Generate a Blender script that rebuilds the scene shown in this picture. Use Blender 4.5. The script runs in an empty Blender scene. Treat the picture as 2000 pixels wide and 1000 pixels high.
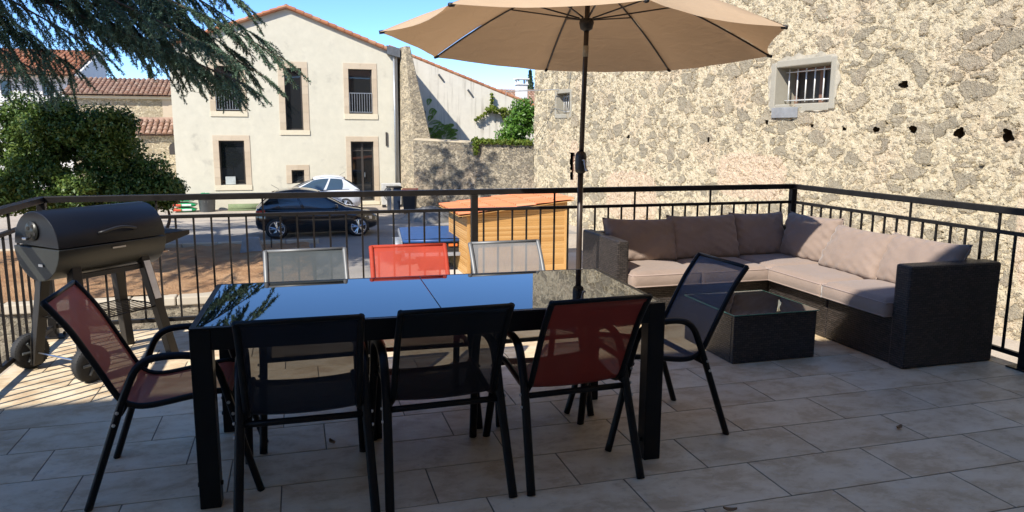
import bpy, bmesh, math, random
import numpy as np
from mathutils import Vector, Matrix, noise as mnoise
R = math.radians
C = bpy.context.scene.collection
SC = bpy.context.scene

# ------------------------------------------------------------------ camera
cam_d = bpy.data.cameras.new("camera"); cam = bpy.data.objects.new("camera", cam_d); C.objects.link(cam)
FWD = Vector((0.273, 0.948, -0.164)).normalized(); RGT = Vector((0.961, -0.276, 0.005))
RGT = (RGT - FWD * RGT.dot(FWD)).normalized(); UPV = RGT.cross(FWD)
cam.matrix_world = Matrix(((RGT.x, UPV.x, -FWD.x, 0), (RGT.y, UPV.y, -FWD.y, 0), (RGT.z, UPV.z, -FWD.z, 1.5028), (0, 0, 0, 1)))
cam_d.sensor_width = 36; cam_d.lens = 36 * 1466.76 / 2000; cam_d.clip_start = 0.05; cam_d.clip_end = 1500
SC.camera = cam

# ------------------------------------------------------------------ light
SUN_AZ, SUN_EL = R(49.0), R(42.0)          # light travels towards +X +Y
sd = Vector((math.sin(SUN_AZ) * math.cos(SUN_EL), math.cos(SUN_AZ) * math.cos(SUN_EL), -math.sin(SUN_EL)))
W = bpy.data.worlds.new("World"); SC.world = W; W.use_nodes = True
wn = W.node_tree; wn.nodes.clear()
sky = wn.nodes.new('ShaderNodeTexSky'); sky.sky_type = 'NISHITA'; sky.sun_disc = False
sky.sun_elevation = SUN_EL; sky.sun_rotation = R(229); sky.altitude = 100; sky.air_density = 0.48; sky.dust_density = 0.0; sky.ozone_density = 4.0
bg = wn.nodes.new('ShaderNodeBackground'); bg.inputs[1].default_value = 0.15
wo = wn.nodes.new('ShaderNodeOutputWorld'); hs_ = wn.nodes.new('ShaderNodeHueSaturation'); hs_.inputs['Saturation'].default_value = 1.10
wn.links.new(sky.outputs[0], hs_.inputs['Color']); wn.links.new(hs_.outputs[0], bg.inputs[0]); wn.links.new(bg.outputs[0], wo.inputs[0])
sun_d = bpy.data.lights.new("sun", 'SUN'); sun_d.energy = 3.4; sun_d.angle = R(0.53); sun_d.color = (1.0, 0.945, 0.85)
sun = bpy.data.objects.new("sun", sun_d); C.objects.link(sun); sun.location = (-20, -20, 30)
sun.rotation_euler = sd.to_track_quat('-Z', 'Y').to_euler()
SC.view_settings.view_transform = 'Standard'; SC.view_settings.look = 'None'; SC.view_settings.gamma = 1
SC.view_settings.exposure = 1.15
SC.cycles.max_bounces = 8; SC.cycles.transparent_max_bounces = 16; SC.cycles.caustics_reflective = False; SC.cycles.caustics_refractive = False

# ------------------------------------------------------------------ helpers: materials
def mat(name):
    m = bpy.data.materials.new(name); m.use_nodes = True; m.node_tree.nodes.clear()
    return m, m.node_tree
def nd(nt, typ, ins=None, **at):
    n = nt.nodes.new(typ)
    for k, v in at.items(): setattr(n, k, v)
    for k, v in (ins or {}).items(): put(nt, n.inputs[k], v)
    return n
def put(nt, s, v):
    if isinstance(v, bpy.types.NodeSocket): nt.links.new(v, s)
    elif isinstance(v, (tuple, list)) and len(v) == 3 and s.type == 'RGBA': s.default_value = (*v, 1)
    else: s.default_value = v
def M(nt, op, a, b=0.0, c=None, clamp=False):
    n = nd(nt, 'ShaderNodeMath', {0: a, 1: b}, operation=op, use_clamp=clamp)
    if c is not None: put(nt, n.inputs[2], c)
    return n.outputs[0]
def mixc(nt, f, a, b, blend='MIX'):
    n = nd(nt, 'ShaderNodeMix', data_type='RGBA', blend_type=blend); put(nt, n.inputs[0], f); put(nt, n.inputs[6], a); put(nt, n.inputs[7], b)
    return n.outputs[2]
def ramp(nt, f, stops, interp='LINEAR'):
    n = nd(nt, 'ShaderNodeValToRGB', {0: f}); cr = n.color_ramp; cr.interpolation = interp
    while len(cr.elements) < len(stops): cr.elements.new(0.5)
    for e, (p, c) in zip(cr.elements, stops):
        e.position = p; e.color = (*c, 1) if isinstance(c, tuple) else (c, c, c, 1)
    return n.outputs[0]
def sstep(nt, x, a, b):
    n = nd(nt, 'ShaderNodeMapRange', {0: x, 1: a, 2: b, 3: 0.0, 4: 1.0}, interpolation_type='SMOOTHSTEP'); return n.outputs[0]
def uvn(nt): return nd(nt, 'ShaderNodeTexCoord').outputs['UV']
def objc(nt): return nd(nt, 'ShaderNodeTexCoord').outputs['Object']
def noi(nt, v, scale, detail=4, rough=0.55, dist=0.0):
    return nd(nt, 'ShaderNodeTexNoise', {'Vector': v, 'Scale': scale, 'Detail': detail, 'Roughness': rough, 'Distortion': dist})
def vmap(nt, v, scale=(1, 1, 1), loc=(0, 0, 0), rot=(0, 0, 0)):
    return nd(nt, 'ShaderNodeMapping', {0: v, 1: loc, 2: rot, 3: scale}).outputs[0]
def bump(nt, h, strength=0.4, dist=0.01, nrm=None):
    n = nd(nt, 'ShaderNodeBump', {'Height': h, 'Strength': strength, 'Distance': dist})
    if nrm is not None: put(nt, n.inputs['Normal'], nrm)
    return n.outputs[0]
def pbr(nt, col, rough=0.6, metal=0.0, nrm=None, spec=0.5, **extra):
    p = nd(nt, 'ShaderNodeBsdfPrincipled', {'Base Color': col, 'Roughness': rough, 'Metallic': metal, 'Specular IOR Level': spec})
    if nrm is not None: put(nt, p.inputs['Normal'], nrm)
    for k, v in extra.items(): put(nt, p.inputs[k.replace('_', ' ')], v)
    return p.outputs[0]
def out(nt, sh, disp=None):
    o = nd(nt, 'ShaderNodeOutputMaterial', {0: sh})
    if disp is not None: put(nt, o.inputs[2], disp)
def scl(c, k): return tuple(min(1, x * k) for x in c)
def simple(name, col, rough=0.6, metal=0.0, var=0.15, scale=8.0, bmp=0.0, bscale=60, spec=0.5, rvar=0.0, **extra):
    m, nt = mat(name); v = objc(nt); n = noi(nt, v, scale, 5, 0.6).outputs[0]
    col2 = ramp(nt, n, [(0.3, scl(col, 1 - var)), (0.7, scl(col, 1 + var))])
    nr = bump(nt, noi(nt, v, bscale, 4).outputs[0], bmp, 0.01) if bmp else None
    rg = M(nt, 'ADD', rough - rvar, M(nt, 'MULTIPLY', noi(nt, v, scale * 2.3, 4).outputs[0], 2 * rvar)) if rvar else rough
    out(nt, pbr(nt, col2, rg, metal, nr, spec, **extra)); return m

M_ = {}
def black_metal(name, col, rough=0.42, metal=0.0): return simple(name, col, rough, metal, 0.25, 14, 0.05, 140, 0.22, 0.08)
M_['rail'] = black_metal('rail_paint', (0.015, 0.0135, 0.013), 0.4)
M_['frame'] = black_metal('chair_frame_paint', (0.0055, 0.0055, 0.0065), 0.4)
M_['greyframe'] = simple('chair_frame_grey', (0.16, 0.165, 0.17), 0.45, 0.2)
M_['steel'] = simple('bolt_steel', (0.6, 0.6, 0.6), 0.3, 1.0)
M_['chrome'] = simple('chrome_trim', (0.75, 0.75, 0.76), 0.16, 1.0, 0.05)
M_['rubber'] = simple('rubber', (0.02, 0.02, 0.021), 0.75, 0, 0.2, 20, 0.2, 80)
M_['plastic'] = simple('black_plastic', (0.018, 0.018, 0.02), 0.5)
M_['greyplastic'] = simple('grey_plastic', (0.10, 0.11, 0.115), 0.5)

def tile_mat():
    m, nt = mat('travertine_tile'); v = objc(nt)
    rnd = nd(nt, 'ShaderNodeNewGeometry').outputs['Random Per Island']
    off = nd(nt, 'ShaderNodeCombineXYZ', {0: M(nt, 'MULTIPLY', rnd, 37.0), 1: M(nt, 'MULTIPLY', rnd, 91.0), 2: 0.0}).outputs[0]
    p = nd(nt, 'ShaderNodeVectorMath', {0: v, 1: off}, operation='ADD').outputs[0]
    st = vmap(nt, p, (1.0, 1.35, 1.0))
    a = noi(nt, st, 4.2, 10, 0.66, 0.25).outputs[0]; b = noi(nt, st, 17, 8, 0.7, 0.15).outputs[0]; f = noi(nt, p, 120, 3).outputs[0]
    c = ramp(nt, a, [(0.40, (0.54, 0.40, 0.245)), (0.49, (0.66, 0.525, 0.345)), (0.60, (0.73, 0.61, 0.43))])
    c = mixc(nt, M(nt, 'MULTIPLY', sstep(nt, b, 0.55, 0.68), 0.35), c, (0.34, 0.25, 0.175))
    c = mixc(nt, M(nt, 'MULTIPLY', sstep(nt, b, 0.44, 0.30), 0.5), c, (0.66, 0.60, 0.51))
    v3 = noi(nt, p, 55, 6, 0.7).outputs[0]; c = mixc(nt, M(nt, 'MULTIPLY', sstep(nt, v3, 0.58, 0.70), M(nt, 'MULTIPLY', sstep(nt, a, 0.56, 0.40), 0.4)), c, (0.25, 0.175, 0.115))
    tint = M(nt, 'ADD', 0.90, M(nt, 'MULTIPLY', rnd, 0.18)); c = mixc(nt, 1.0, c, nd(nt, 'ShaderNodeCombineColor', {0: tint, 1: tint, 2: tint}).outputs[0], 'MULTIPLY')
    h = M(nt, 'ADD', M(nt, 'MULTIPLY', b, 0.7), M(nt, 'MULTIPLY', f, 0.3))
    out(nt, pbr(nt, c, M(nt, 'ADD', 0.42, M(nt, 'MULTIPLY', b, 0.25)), 0, bump(nt, h, 0.18, 0.006), 0.4)); return m
M_['tile'] = tile_mat()
M_['grout'] = simple('grout', (0.19, 0.16, 0.12), 0.9, 0, 0.2, 30)
M_['slab'] = simple('slab_concrete', (0.36, 0.34, 0.30), 0.9, 0, 0.2, 3, 0.3, 40)

def stone_mat(name, big=2.0, mort=((0.64, 0.545, 0.375), (0.54, 0.435, 0.285), (0.68, 0.61, 0.45)), stone=((0.31, 0.27, 0.20), (0.40, 0.345, 0.25), (0.50, 0.42, 0.30)),
              keep=0.44, disp=0.088, patches=True, smallkeep=0.5, dark=0.0):
    m, nt = mat(name); uv = uvn(nt)
    w1 = noi(nt, uv, 2.6, 4, 0.6).outputs[1]; w2 = noi(nt, uv, 11.0, 4, 0.6).outputs[1]
    sub = nd(nt, 'ShaderNodeVectorMath', {0: w1, 1: (0.5, 0.5, 0.5)}, operation='SUBTRACT').outputs[0]
    sub2 = nd(nt, 'ShaderNodeVectorMath', {0: w2, 1: (0.5, 0.5, 0.5)}, operation='SUBTRACT').outputs[0]
    s1 = nd(nt, 'ShaderNodeVectorMath', {0: sub, 'Scale': 0.24}, operation='SCALE').outputs[0]
    s2 = nd(nt, 'ShaderNodeVectorMath', {0: sub2, 'Scale': 0.075}, operation='SCALE').outputs[0]
    p = nd(nt, 'ShaderNodeVectorMath', {0: nd(nt, 'ShaderNodeVectorMath', {0: uv, 1: s1}, operation='ADD').outputs[0], 1: s2}, operation='ADD').outputs[0]
    p = vmap(nt, p, (1.0, 1.6, 1.0))
    def layer(sc, kp, lo, hi):
        e = nd(nt, 'ShaderNodeTexVoronoi', {'Vector': p, 'Scale': sc, 'Randomness': 1.0}, feature='DISTANCE_TO_EDGE').outputs['Distance']
        col = nd(nt, 'ShaderNodeTexVoronoi', {'Vector': p, 'Scale': sc, 'Randomness': 1.0}, feature='F1').outputs['Color']
        s = nd(nt, 'ShaderNodeSeparateColor', {0: col})
        k = M(nt, 'GREATER_THAN', s.outputs[0], 1 - kp)
        th = M(nt, 'MULTIPLY', s.outputs[2], 0.13)
        return M(nt, 'MULTIPLY', sstep(nt, M(nt, 'SUBTRACT', e, th), lo, hi), k), s.outputs[1]
    m1, r1 = layer(big, keep, 0.02, 0.06); m2, r2 = layer(big * 2.7, smallkeep, 0.05, 0.13)
    m2 = M(nt, 'MULTIPLY', m2, M(nt, 'SUBTRACT', 1.0, m1)); m3, r3 = layer(big * 5.6, 0.42, 0.05, 0.22); m3 = M(nt, 'MULTIPLY', m3, M(nt, 'SUBTRACT', 1.0, M(nt, 'MAXIMUM', m1, m2)))
    med = noi(nt, uv, 7.0, 8, 0.68).outputs[0]; fine = noi(nt, uv, 55.0, 6, 0.7).outputs[0]; big_n = noi(nt, uv, 0.55, 4, 0.6).outputs[0]
    grain = nd(nt, 'ShaderNodeTexVoronoi', {'Vector': uv, 'Scale': 46.0}, feature='F1').outputs['Distance']
    mc = ramp(nt, med, [(0.30, mort[1]), (0.5, mort[0]), (0.72, mort[2])])
    mc = mixc(nt, M(nt, 'MULTIPLY', sstep(nt, big_n, 0.50, 0.68), 0.35), mc, (0.62, 0.46, 0.33))
    r = M(nt, 'ADD', M(nt, 'ADD', M(nt, 'MULTIPLY', r1, m1), M(nt, 'MULTIPLY', r2, m2)), M(nt, 'MULTIPLY', r3, m3))
    sc = ramp(nt, r, [(0.0, stone[0]), (0.5, stone[1]), (1.0, stone[2])])
    tn = noi(nt, p, 1.1, 3).outputs[0]; sc = mixc(nt, M(nt, 'MULTIPLY', sstep(nt, tn, 0.5, 0.7), 0.5), sc, (0.42, 0.325, 0.24))
    sc = mixc(nt, M(nt, 'MULTIPLY', sstep(nt, grain, 0.15, 0.55), 0.5), sc, scl(stone[0], 0.75))
    sc = mixc(nt, sstep(nt, fine, 0.55, 0.75), sc, scl(stone[2], 1.25))
    ms = M(nt, 'MINIMUM', M(nt, 'ADD', M(nt, 'ADD', m1, M(nt, 'MULTIPLY', m2, 0.8)), M(nt, 'MULTIPLY', m3, 0.6)), 1.0)
    ms = M(nt, 'MULTIPLY', ms, sstep(nt, med, 0.72, 0.58))
    if patches:
        sp = nd(nt, 'ShaderNodeSeparateXYZ', {0: nd(nt, 'ShaderNodeVectorMath', {0: uv, 1: s1}, operation='ADD').outputs[0]})
        pm = 0.0
        for (cx, cz, rx, rz) in ((-13.0, 0.45, 1.25, 0.55), (-7.5, -0.5, 1.5, 0.8), (-20.5, 0.3, 0.9, 1.4), (-3.6, 0.2, 0.35, 1.0)):
            dx = M(nt, 'POWER', M(nt, 'ABSOLUTE', M(nt, 'DIVIDE', M(nt, 'SUBTRACT', sp.outputs[0], cx), rx)), 4.0)
            dz = M(nt, 'POWER', M(nt, 'ABSOLUTE', M(nt, 'DIVIDE', M(nt, 'SUBTRACT', sp.outputs[1], cz), rz)), 4.0)
            pm = M(nt, 'MAXIMUM', pm, sstep(nt, M(nt, 'ADD', dx, dz), 1.15, 0.8))
        pc = ramp(nt, med, [(0.3, (0.60, 0.43, 0.31)), (0.7, (0.70, 0.54, 0.40))])
        ms = M(nt, 'MULTIPLY', ms, M(nt, 'SUBTRACT', 1.0, M(nt, 'MULTIPLY', pm, 0.92)))
        mc = mixc(nt, M(nt, 'MULTIPLY', pm, 0.6), mc, pc)
    col = mixc(nt, M(nt, 'MULTIPLY', ms, 0.82), mc, sc)
    if dark: col = mixc(nt, M(nt, 'MULTIPLY', sstep(nt, noi(nt, vmap(nt, uv, (1, 0.3, 1)), 1.6, 5, 0.6).outputs[0], 0.42, 0.6), dark), col, (0.13, 0.115, 0.095))
    lump = noi(nt, uv, 6.0, 6, 0.66).outputs[0]
    h = M(nt, 'ADD', M(nt, 'MULTIPLY', M(nt, 'SUBTRACT', lump, 0.5), 1.0), M(nt, 'MULTIPLY', med, 0.75))
    h = M(nt, 'ADD', h, M(nt, 'MULTIPLY', M(nt, 'ADD', m1, M(nt, 'MULTIPLY', m2, 0.6)), 0.15)); h = M(nt, 'ADD', h, M(nt, 'MULTIPLY', r, 0.45))
    gro = M(nt, 'MULTIPLY', M(nt, 'MULTIPLY', sstep(nt, m1, 0.02, 0.25), sstep(nt, m1, 0.75, 0.35)), sstep(nt, med, 0.56, 0.44)); h = M(nt, 'SUBTRACT', h, M(nt, 'MULTIPLY', gro, 1.1))
    pit = sstep(nt, noi(nt, vmap(nt, uv, (1, 1.8, 1)), 6.3, 6, 0.72).outputs[0], 0.38, 0.30); h = M(nt, 'SUBTRACT', h, M(nt, 'MULTIPLY', pit, 1.0))
    fb = M(nt, 'ADD', M(nt, 'MULTIPLY', fine, 0.7), M(nt, 'MULTIPLY', grain, M(nt, 'MULTIPLY', ms, 0.5)))
    nr = bump(nt, fb, 0.8, 0.03)
    if disp: 
        d = nd(nt, 'ShaderNodeDisplacement', {'Height': h, 'Midlevel': 0.4, 'Scale': disp}).outputs[0]
        out(nt, pbr(nt, col, 0.93, 0, nr, 0.2), d); m.displacement_method = 'BOTH'
    else:
        out(nt, pbr(nt, col, 0.93, 0, bump(nt, h, 0.8, 0.05, nr), 0.2))
    return m
M_['stonewall'] = stone_mat('rubble_wall_stone')
M_['enclosure'] = stone_mat('pebble_wall_stone', 4.6, ((0.40, 0.34, 0.245), (0.34, 0.28, 0.20), (0.45, 0.39, 0.29)), ((0.13, 0.115, 0.095), (0.20, 0.18, 0.145), (0.28, 0.245, 0.185)), 0.62, 0.05, False, 0.62, 0.25)
M_['pier'] = stone_mat('pier_rubble', 4.0, ((0.50, 0.42, 0.29), (0.43, 0.35, 0.24), (0.55, 0.47, 0.35)), ((0.22, 0.19, 0.14), (0.30, 0.26, 0.2), (0.38, 0.33, 0.25)), 0.5, 0.0, False, 0.5)
M_['retain'] = stone_mat('retaining_wall_stone', 2.2, ((0.36, 0.31, 0.22), (0.30, 0.25, 0.17), (0.40, 0.35, 0.26)), ((0.16, 0.14, 0.10), (0.24, 0.21, 0.16), (0.32, 0.28, 0.2)), 0.7, 0.0, False, 0.6, 0.4)
M_['churchwall'] = stone_mat('pale_wall_stone', 3.0, ((0.58, 0.49, 0.33), (0.52, 0.43, 0.28), (0.62, 0.54, 0.40)), ((0.38, 0.31, 0.20), (0.46, 0.38, 0.26), (0.52, 0.44, 0.32)), 0.8, 0.0, False, 0.7)

def plaster_mat(name, col, stain=(0.45, 0.40, 0.30), amt=0.35, streak=0.0, top=5.0):
    m, nt = mat(name); v = objc(nt)
    a = noi(nt, v, 0.7, 6, 0.62).outputs[0]; b = noi(nt, v, 2.6, 6, 0.65).outputs[0]; f = noi(nt, v, 45, 5, 0.6).outputs[0]
    c = ramp(nt, b, [(0.3, scl(col, 0.93)), (0.7, scl(col, 1.05))])
    c = mixc(nt, M(nt, 'MULTIPLY', M(nt, 'MULTIPLY', sstep(nt, a, 0.52, 0.72), sstep(nt, b, 0.40, 0.62)), amt), c, stain)
    if streak:
        s = noi(nt, vmap(nt, v, (5.0, 5.0, 0.35)), 1.0, 5, 0.6).outputs[0]
        c = mixc(nt, M(nt, 'MULTIPLY', sstep(nt, s, 0.50, 0.68), streak), c, (0.30, 0.27, 0.22))
    out(nt, pbr(nt, c, 0.9, 0, bump(nt, M(nt, 'ADD', f, M(nt, 'MULTIPLY', b, 1.5)), 0.25, 0.01), 0.2)); return m
M_['facade'] = plaster_mat('cream_lime_plaster', (0.61, 0.575, 0.465), (0.36, 0.34, 0.285), 0.7)
M_['whitewall'] = plaster_mat('weathered_white_plaster', (0.68, 0.64, 0.55), (0.40, 0.36, 0.3), 0.5, 0.55)
M_['white'] = plaster_mat('white_plaster', (0.72, 0.70, 0.66), (0.5, 0.45, 0.38), 0.2)
M_['buttress'] = plaster_mat('weathered_cement', (0.44, 0.37, 0.26), (0.22, 0.19, 0.15), 0.7, 0.3)
M_['cement'] = plaster_mat('grey_cement', (0.34, 0.315, 0.255), (0.22, 0.20, 0.16), 0.7)
M_['backwall'] = plaster_mat('house_plaster', (0.55, 0.47, 0.36))
def freestone(name, c1, c2):
    m, nt = mat(name); v = objc(nt)
    rnd = nd(nt, 'ShaderNodeNewGeometry').outputs['Random Per Island']
    c = mixc(nt, rnd, c1, c2); n = noi(nt, v, 6, 6, 0.6).outputs[0]
    c = mixc(nt, M(nt, 'MULTIPLY', sstep(nt, n, 0.5, 0.7), 0.35), c, scl(c2, 0.8))
    out(nt, pbr(nt, c, 0.85, 0, bump(nt, noi(nt, v, 60, 4).outputs[0], 0.2, 0.006), 0.25)); return m
M_['surround'] = freestone('pink_freestone', (0.49, 0.395, 0.285), (0.57, 0.475, 0.355))
M_['sill'] = freestone('pale_sill_stone', (0.64, 0.57, 0.42), (0.68, 0.61, 0.47))
M_['kerbstone'] = freestone('kerb_stone', (0.42, 0.36, 0.27), (0.55, 0.48, 0.37))
def rooftile(name, cs, moss=0.3):
    m, nt = mat(name); v = objc(nt)
    rnd = nd(nt, 'ShaderNodeNewGeometry').outputs['Random Per Island']
    c = ramp(nt, rnd, [(i / (len(cs) - 1), k) for i, k in enumerate(cs)])
    n = noi(nt, v, 5, 6, 0.65).outputs[0]
    c = mixc(nt, M(nt, 'MULTIPLY', sstep(nt, n, 0.48, 0.68), moss), c, (0.16, 0.12, 0.085))
    out(nt, pbr(nt, c, 0.85, 0, bump(nt, noi(nt, v, 40, 4).outputs[0], 0.3, 0.01), 0.25)); return m
M_['oldtile'] = rooftile('old_clay_tile', [(0.26, 0.145, 0.095), (0.33, 0.19, 0.13), (0.38, 0.25, 0.18), (0.29, 0.18, 0.13), (0.42, 0.30, 0.22)], 0.5)
M_['redtile'] = rooftile('red_clay_tile', [(0.38, 0.15, 0.075), (0.45, 0.20, 0.10), (0.34, 0.14, 0.08), (0.48, 0.26, 0.15)], 0.25)
M_['shedtile'] = rooftile('orange_shed_tile', [(0.62, 0.20, 0.085), (0.66, 0.235, 0.11), (0.60, 0.21, 0.10), (0.68, 0.29, 0.16)], 0.12)

def glass_dark(name, tint=(0.012, 0.014, 0.016), rough=0.02):
    m, nt = mat(name); v = objc(nt)
    out(nt, pbr(nt, tint, rough, 0, bump(nt, noi(nt, v, 1.3, 2).outputs[0], 0.03, 0.02), 0.6, IOR=1.6)); return m
M_['pane'] = glass_dark('window_glass')
M_['carglass'] = glass_dark('car_glass', (0.045, 0.075, 0.11), 0.02)
M_['winframe'] = simple('window_frame', (0.05, 0.042, 0.036), 0.45)
M_['gutter'] = simple('grey_metal', (0.36, 0.38, 0.40), 0.4, 0.5)
M_['zinc'] = simple('zinc', (0.13, 0.14, 0.15), 0.5, 0.3)

def sling_mat(name, col, see=0.24, trans=0.22):
    m, nt = mat(name); uv = uvn(nt)
    s = nd(nt, 'ShaderNodeSeparateXYZ', {0: uv})
    wv = M(nt, 'MULTIPLY', M(nt, 'SINE', M(nt, 'MULTIPLY', s.outputs[0], 1500.0)), M(nt, 'SINE', M(nt, 'MULTIPLY', s.outputs[1], 1500.0)))
    n = noi(nt, uv, 7, 4).outputs[0]
    c = ramp(nt, n, [(0.3, scl(col, 0.9)), (0.7, scl(col, 1.1))])
    p = pbr(nt, c, 0.6, 0, bump(nt, wv, 0.3, 0.002), 0.35)
    t = nd(nt, 'ShaderNodeBsdfTranslucent', {'Color': c}).outputs[0]
    a = nd(nt, 'ShaderNodeMixShader', {0: trans, 1: p, 2: t}).outputs[0]
    tr = nd(nt, 'ShaderNodeBsdfTransparent', {'Color': (1, 1, 1)}).outputs[0]
    out(nt, nd(nt, 'ShaderNodeMixShader', {0: M(nt, 'ADD', see, M(nt, 'MULTIPLY', wv, 0.06)), 1: a, 2: tr}).outputs[0]); return m
M_['sl_red'] = sling_mat('red_sling_mesh', (0.46, 0.090, 0.048), 0.09, 0.2)
M_['sl_red_shaded'] = sling_mat('shaded_red_sling_mesh', (0.29, 0.036, 0.024), 0.09, 0.1)  # same red mesh as the left chair, darkened in colour to stand for shade
M_['sl_scarlet'] = sling_mat('scarlet_sling_mesh', (0.56, 0.07, 0.035), 0.2)
M_['sl_black'] = sling_mat('black_sling_mesh', (0.007, 0.008, 0.011), 0.12, 0.1)
M_['sl_navy'] = sling_mat('navy_sling_mesh', (0.010, 0.013, 0.024), 0.13, 0.1)
M_['sl_slate'] = sling_mat('slate_sling_mesh', (0.075, 0.088, 0.118), 0.16, 0.18)
M_['sl_grey'] = sling_mat('grey_sling_mesh', (0.075, 0.09, 0.098), 0.15, 0.15)
M_['sl_pale'] = sling_mat('pale_grey_sling_mesh', (0.27, 0.275, 0.285), 0.24)

def fabric(name, col, rough=0.85, wr=0.5):
    m, nt = mat(name); v = objc(nt)
    n = noi(nt, v, 5, 5).outputs[0]; w = noi(nt, v, 9, 3, 0.5, 1.2).outputs[0]; f = noi(nt, v, 320, 2).outputs[0]
    c = ramp(nt, n, [(0.3, scl(col, 0.94)), (0.7, scl(col, 1.06))])
    out(nt, pbr(nt, c, rough, 0, bump(nt, M(nt, 'ADD', M(nt, 'MULTIPLY', w, wr), M(nt, 'MULTIPLY', f, 0.06)), 0.35, 0.03), 0.3, Sheen_Weight=0.25)); return m
M_['cushion'] = fabric('taupe_cushion', (0.27, 0.203, 0.165))
M_['piping'] = fabric('taupe_piping', (0.34, 0.255, 0.22))
def wicker():
    m, nt = mat('brown_wicker'); uv = uvn(nt)
    b = nd(nt, 'ShaderNodeTexBrick', {'Vector': uv, 'Color1': (0.066, 0.052, 0.046), 'Color2': (0.026, 0.021, 0.019), 'Mortar': (0.005, 0.004, 0.004), 'Scale': 1.0, 'Mortar Size': 0.0034, 'Mortar Smooth': 0.8, 'Brick Width': 0.036, 'Row Height': 0.0145}, offset=0.5)
    h = M(nt, 'SUBTRACT', 1.0, b.outputs['Fac'])
    out(nt, pbr(nt, b.outputs['Color'], 0.42, 0, bump(nt, h, 0.9, 0.006), 0.5)); return m
M_['wicker'] = wicker()
def clear_glass():
    m, nt = mat('clear_glass')
    g = nd(nt, 'ShaderNodeBsdfGlossy', {'Color': (0.9, 0.95, 0.93), 'Roughness': 0.02}).outputs[0]
    t = nd(nt, 'ShaderNodeBsdfTransparent', {'Color': (0.66, 0.73, 0.70)}).outputs[0]
    f = nd(nt, 'ShaderNodeFresnel', {'IOR': 1.5}).outputs[0]
    out(nt, nd(nt, 'ShaderNodeMixShader', {0: M(nt, 'ADD', 0.05, M(nt, 'MULTIPLY', f, 1.5), clamp=True), 1: t, 2: g}).outputs[0]); return m
M_['clear'] = clear_glass()
def table_glass():
    m, nt = mat('black_table_glass'); v = objc(nt)
    n = noi(nt, v, 35, 5, 0.6).outputs[0]
    r = M(nt, 'ADD', 0.012, M(nt, 'MULTIPLY', sstep(nt, n, 0.6, 0.8), 0.03))
    out(nt, pbr(nt, (0.004, 0.005, 0.006), r, 0, None, 0.85, IOR=1.52)); return m
M_['tableglass'] = table_glass()
def canopy():
    m, nt = mat('beige_canopy'); v = objc(nt)
    n = noi(nt, v, 2.5, 4).outputs[0]; w = noi(nt, vmap(nt, v, (3, 3, 10)), 2.0, 3, 0.5, 0.8).outputs[0]
    c = ramp(nt, n, [(0.3, (0.52, 0.385, 0.255)), (0.7, (0.57, 0.425, 0.285))])
    nr = bump(nt, w, 0.2, 0.03)
    p = pbr(nt, c, 0.85, 0, nr, 0.2); t = nd(nt, 'ShaderNodeBsdfTranslucent', {'Color': (0.52, 0.305, 0.15), 'Normal': nr}).outputs[0]
    out(nt, nd(nt, 'ShaderNodeMixShader', {0: 0.24, 1: p, 2: t}).outputs[0]); return m
M_['canopy'] = canopy()
M_['umbpole'] = simple('dark_bronze_pole', (0.030, 0.020, 0.016), 0.42)
M_['bbqlid'] = simple('bbq_lid_paint', (0.008, 0.0085, 0.011), 0.36, 0.1, 0.1, 3, 0.04, 200, 0.5, 0.05)
M_['bbqbody'] = simple('bbq_body_paint', (0.032, 0.033, 0.029), 0.38, 0.2, 0.1, 3, 0.04, 200)
M_['bbqleg'] = simple('bbq_leg_paint', (0.024, 0.021, 0.018), 0.5, 0.1)
M_['paper'] = simple('paper_label', (0.8, 0.78, 0.75), 0.8)
def leafmat(name, cs, trans=0.3, rough=0.5):
    m, nt = mat(name)
    rnd = nd(nt, 'ShaderNodeNewGeometry').outputs['Random Per Island']
    big = noi(nt, objc(nt), 0.9, 3).outputs[0]
    f = M(nt, 'ADD', M(nt, 'MULTIPLY', rnd, 0.6), M(nt, 'MULTIPLY', M(nt, 'SUBTRACT', big, 0.25), 0.8), clamp=True)
    c = ramp(nt, f, [(i / (len(cs) - 1), k) for i, k in enumerate(cs)])
    p = pbr(nt, c, rough, 0, None, 0.4); t = nd(nt, 'ShaderNodeBsdfTranslucent', {'Color': c}).outputs[0]
    out(nt, nd(nt, 'ShaderNodeMixShader', {0: trans, 1: p, 2: t}).outputs[0]); return m
M_['cedar'] = leafmat('cedar_needles', [(0.028, 0.06, 0.036), (0.06, 0.118, 0.068), (0.118, 0.198, 0.122), (0.19, 0.28, 0.18)], 0.12, 0.6)
M_['shrub'] = leafmat('shrub_leaves', [(0.026, 0.058, 0.016), (0.068, 0.13, 0.028), (0.15, 0.225, 0.05), (0.27, 0.33, 0.09)], 0.3, 0.38)
M_['laurel'] = leafmat('laurel_leaves', [(0.05, 0.13, 0.015), (0.10, 0.22, 0.03), (0.18, 0.31, 0.05)], 0.35, 0.4)
M_['vine'] = leafmat('vine_leaves', [(0.06, 0.12, 0.015), (0.16, 0.22, 0.03), (0.30, 0.32, 0.05)], 0.4, 0.5)
M_['fern'] = leafmat('fern_leaves', [(0.07, 0.17, 0.02), (0.13, 0.26, 0.04), (0.20, 0.32, 0.07)], 0.35, 0.5)
M_['cypress'] = leafmat('cypress_needles', [(0.02, 0.04, 0.015), (0.04, 0.065, 0.025)], 0.1, 0.6)
M_['bark'] = simple('bark', (0.085, 0.06, 0.042), 0.9, 0, 0.35, 9, 0.6, 30)
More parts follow.
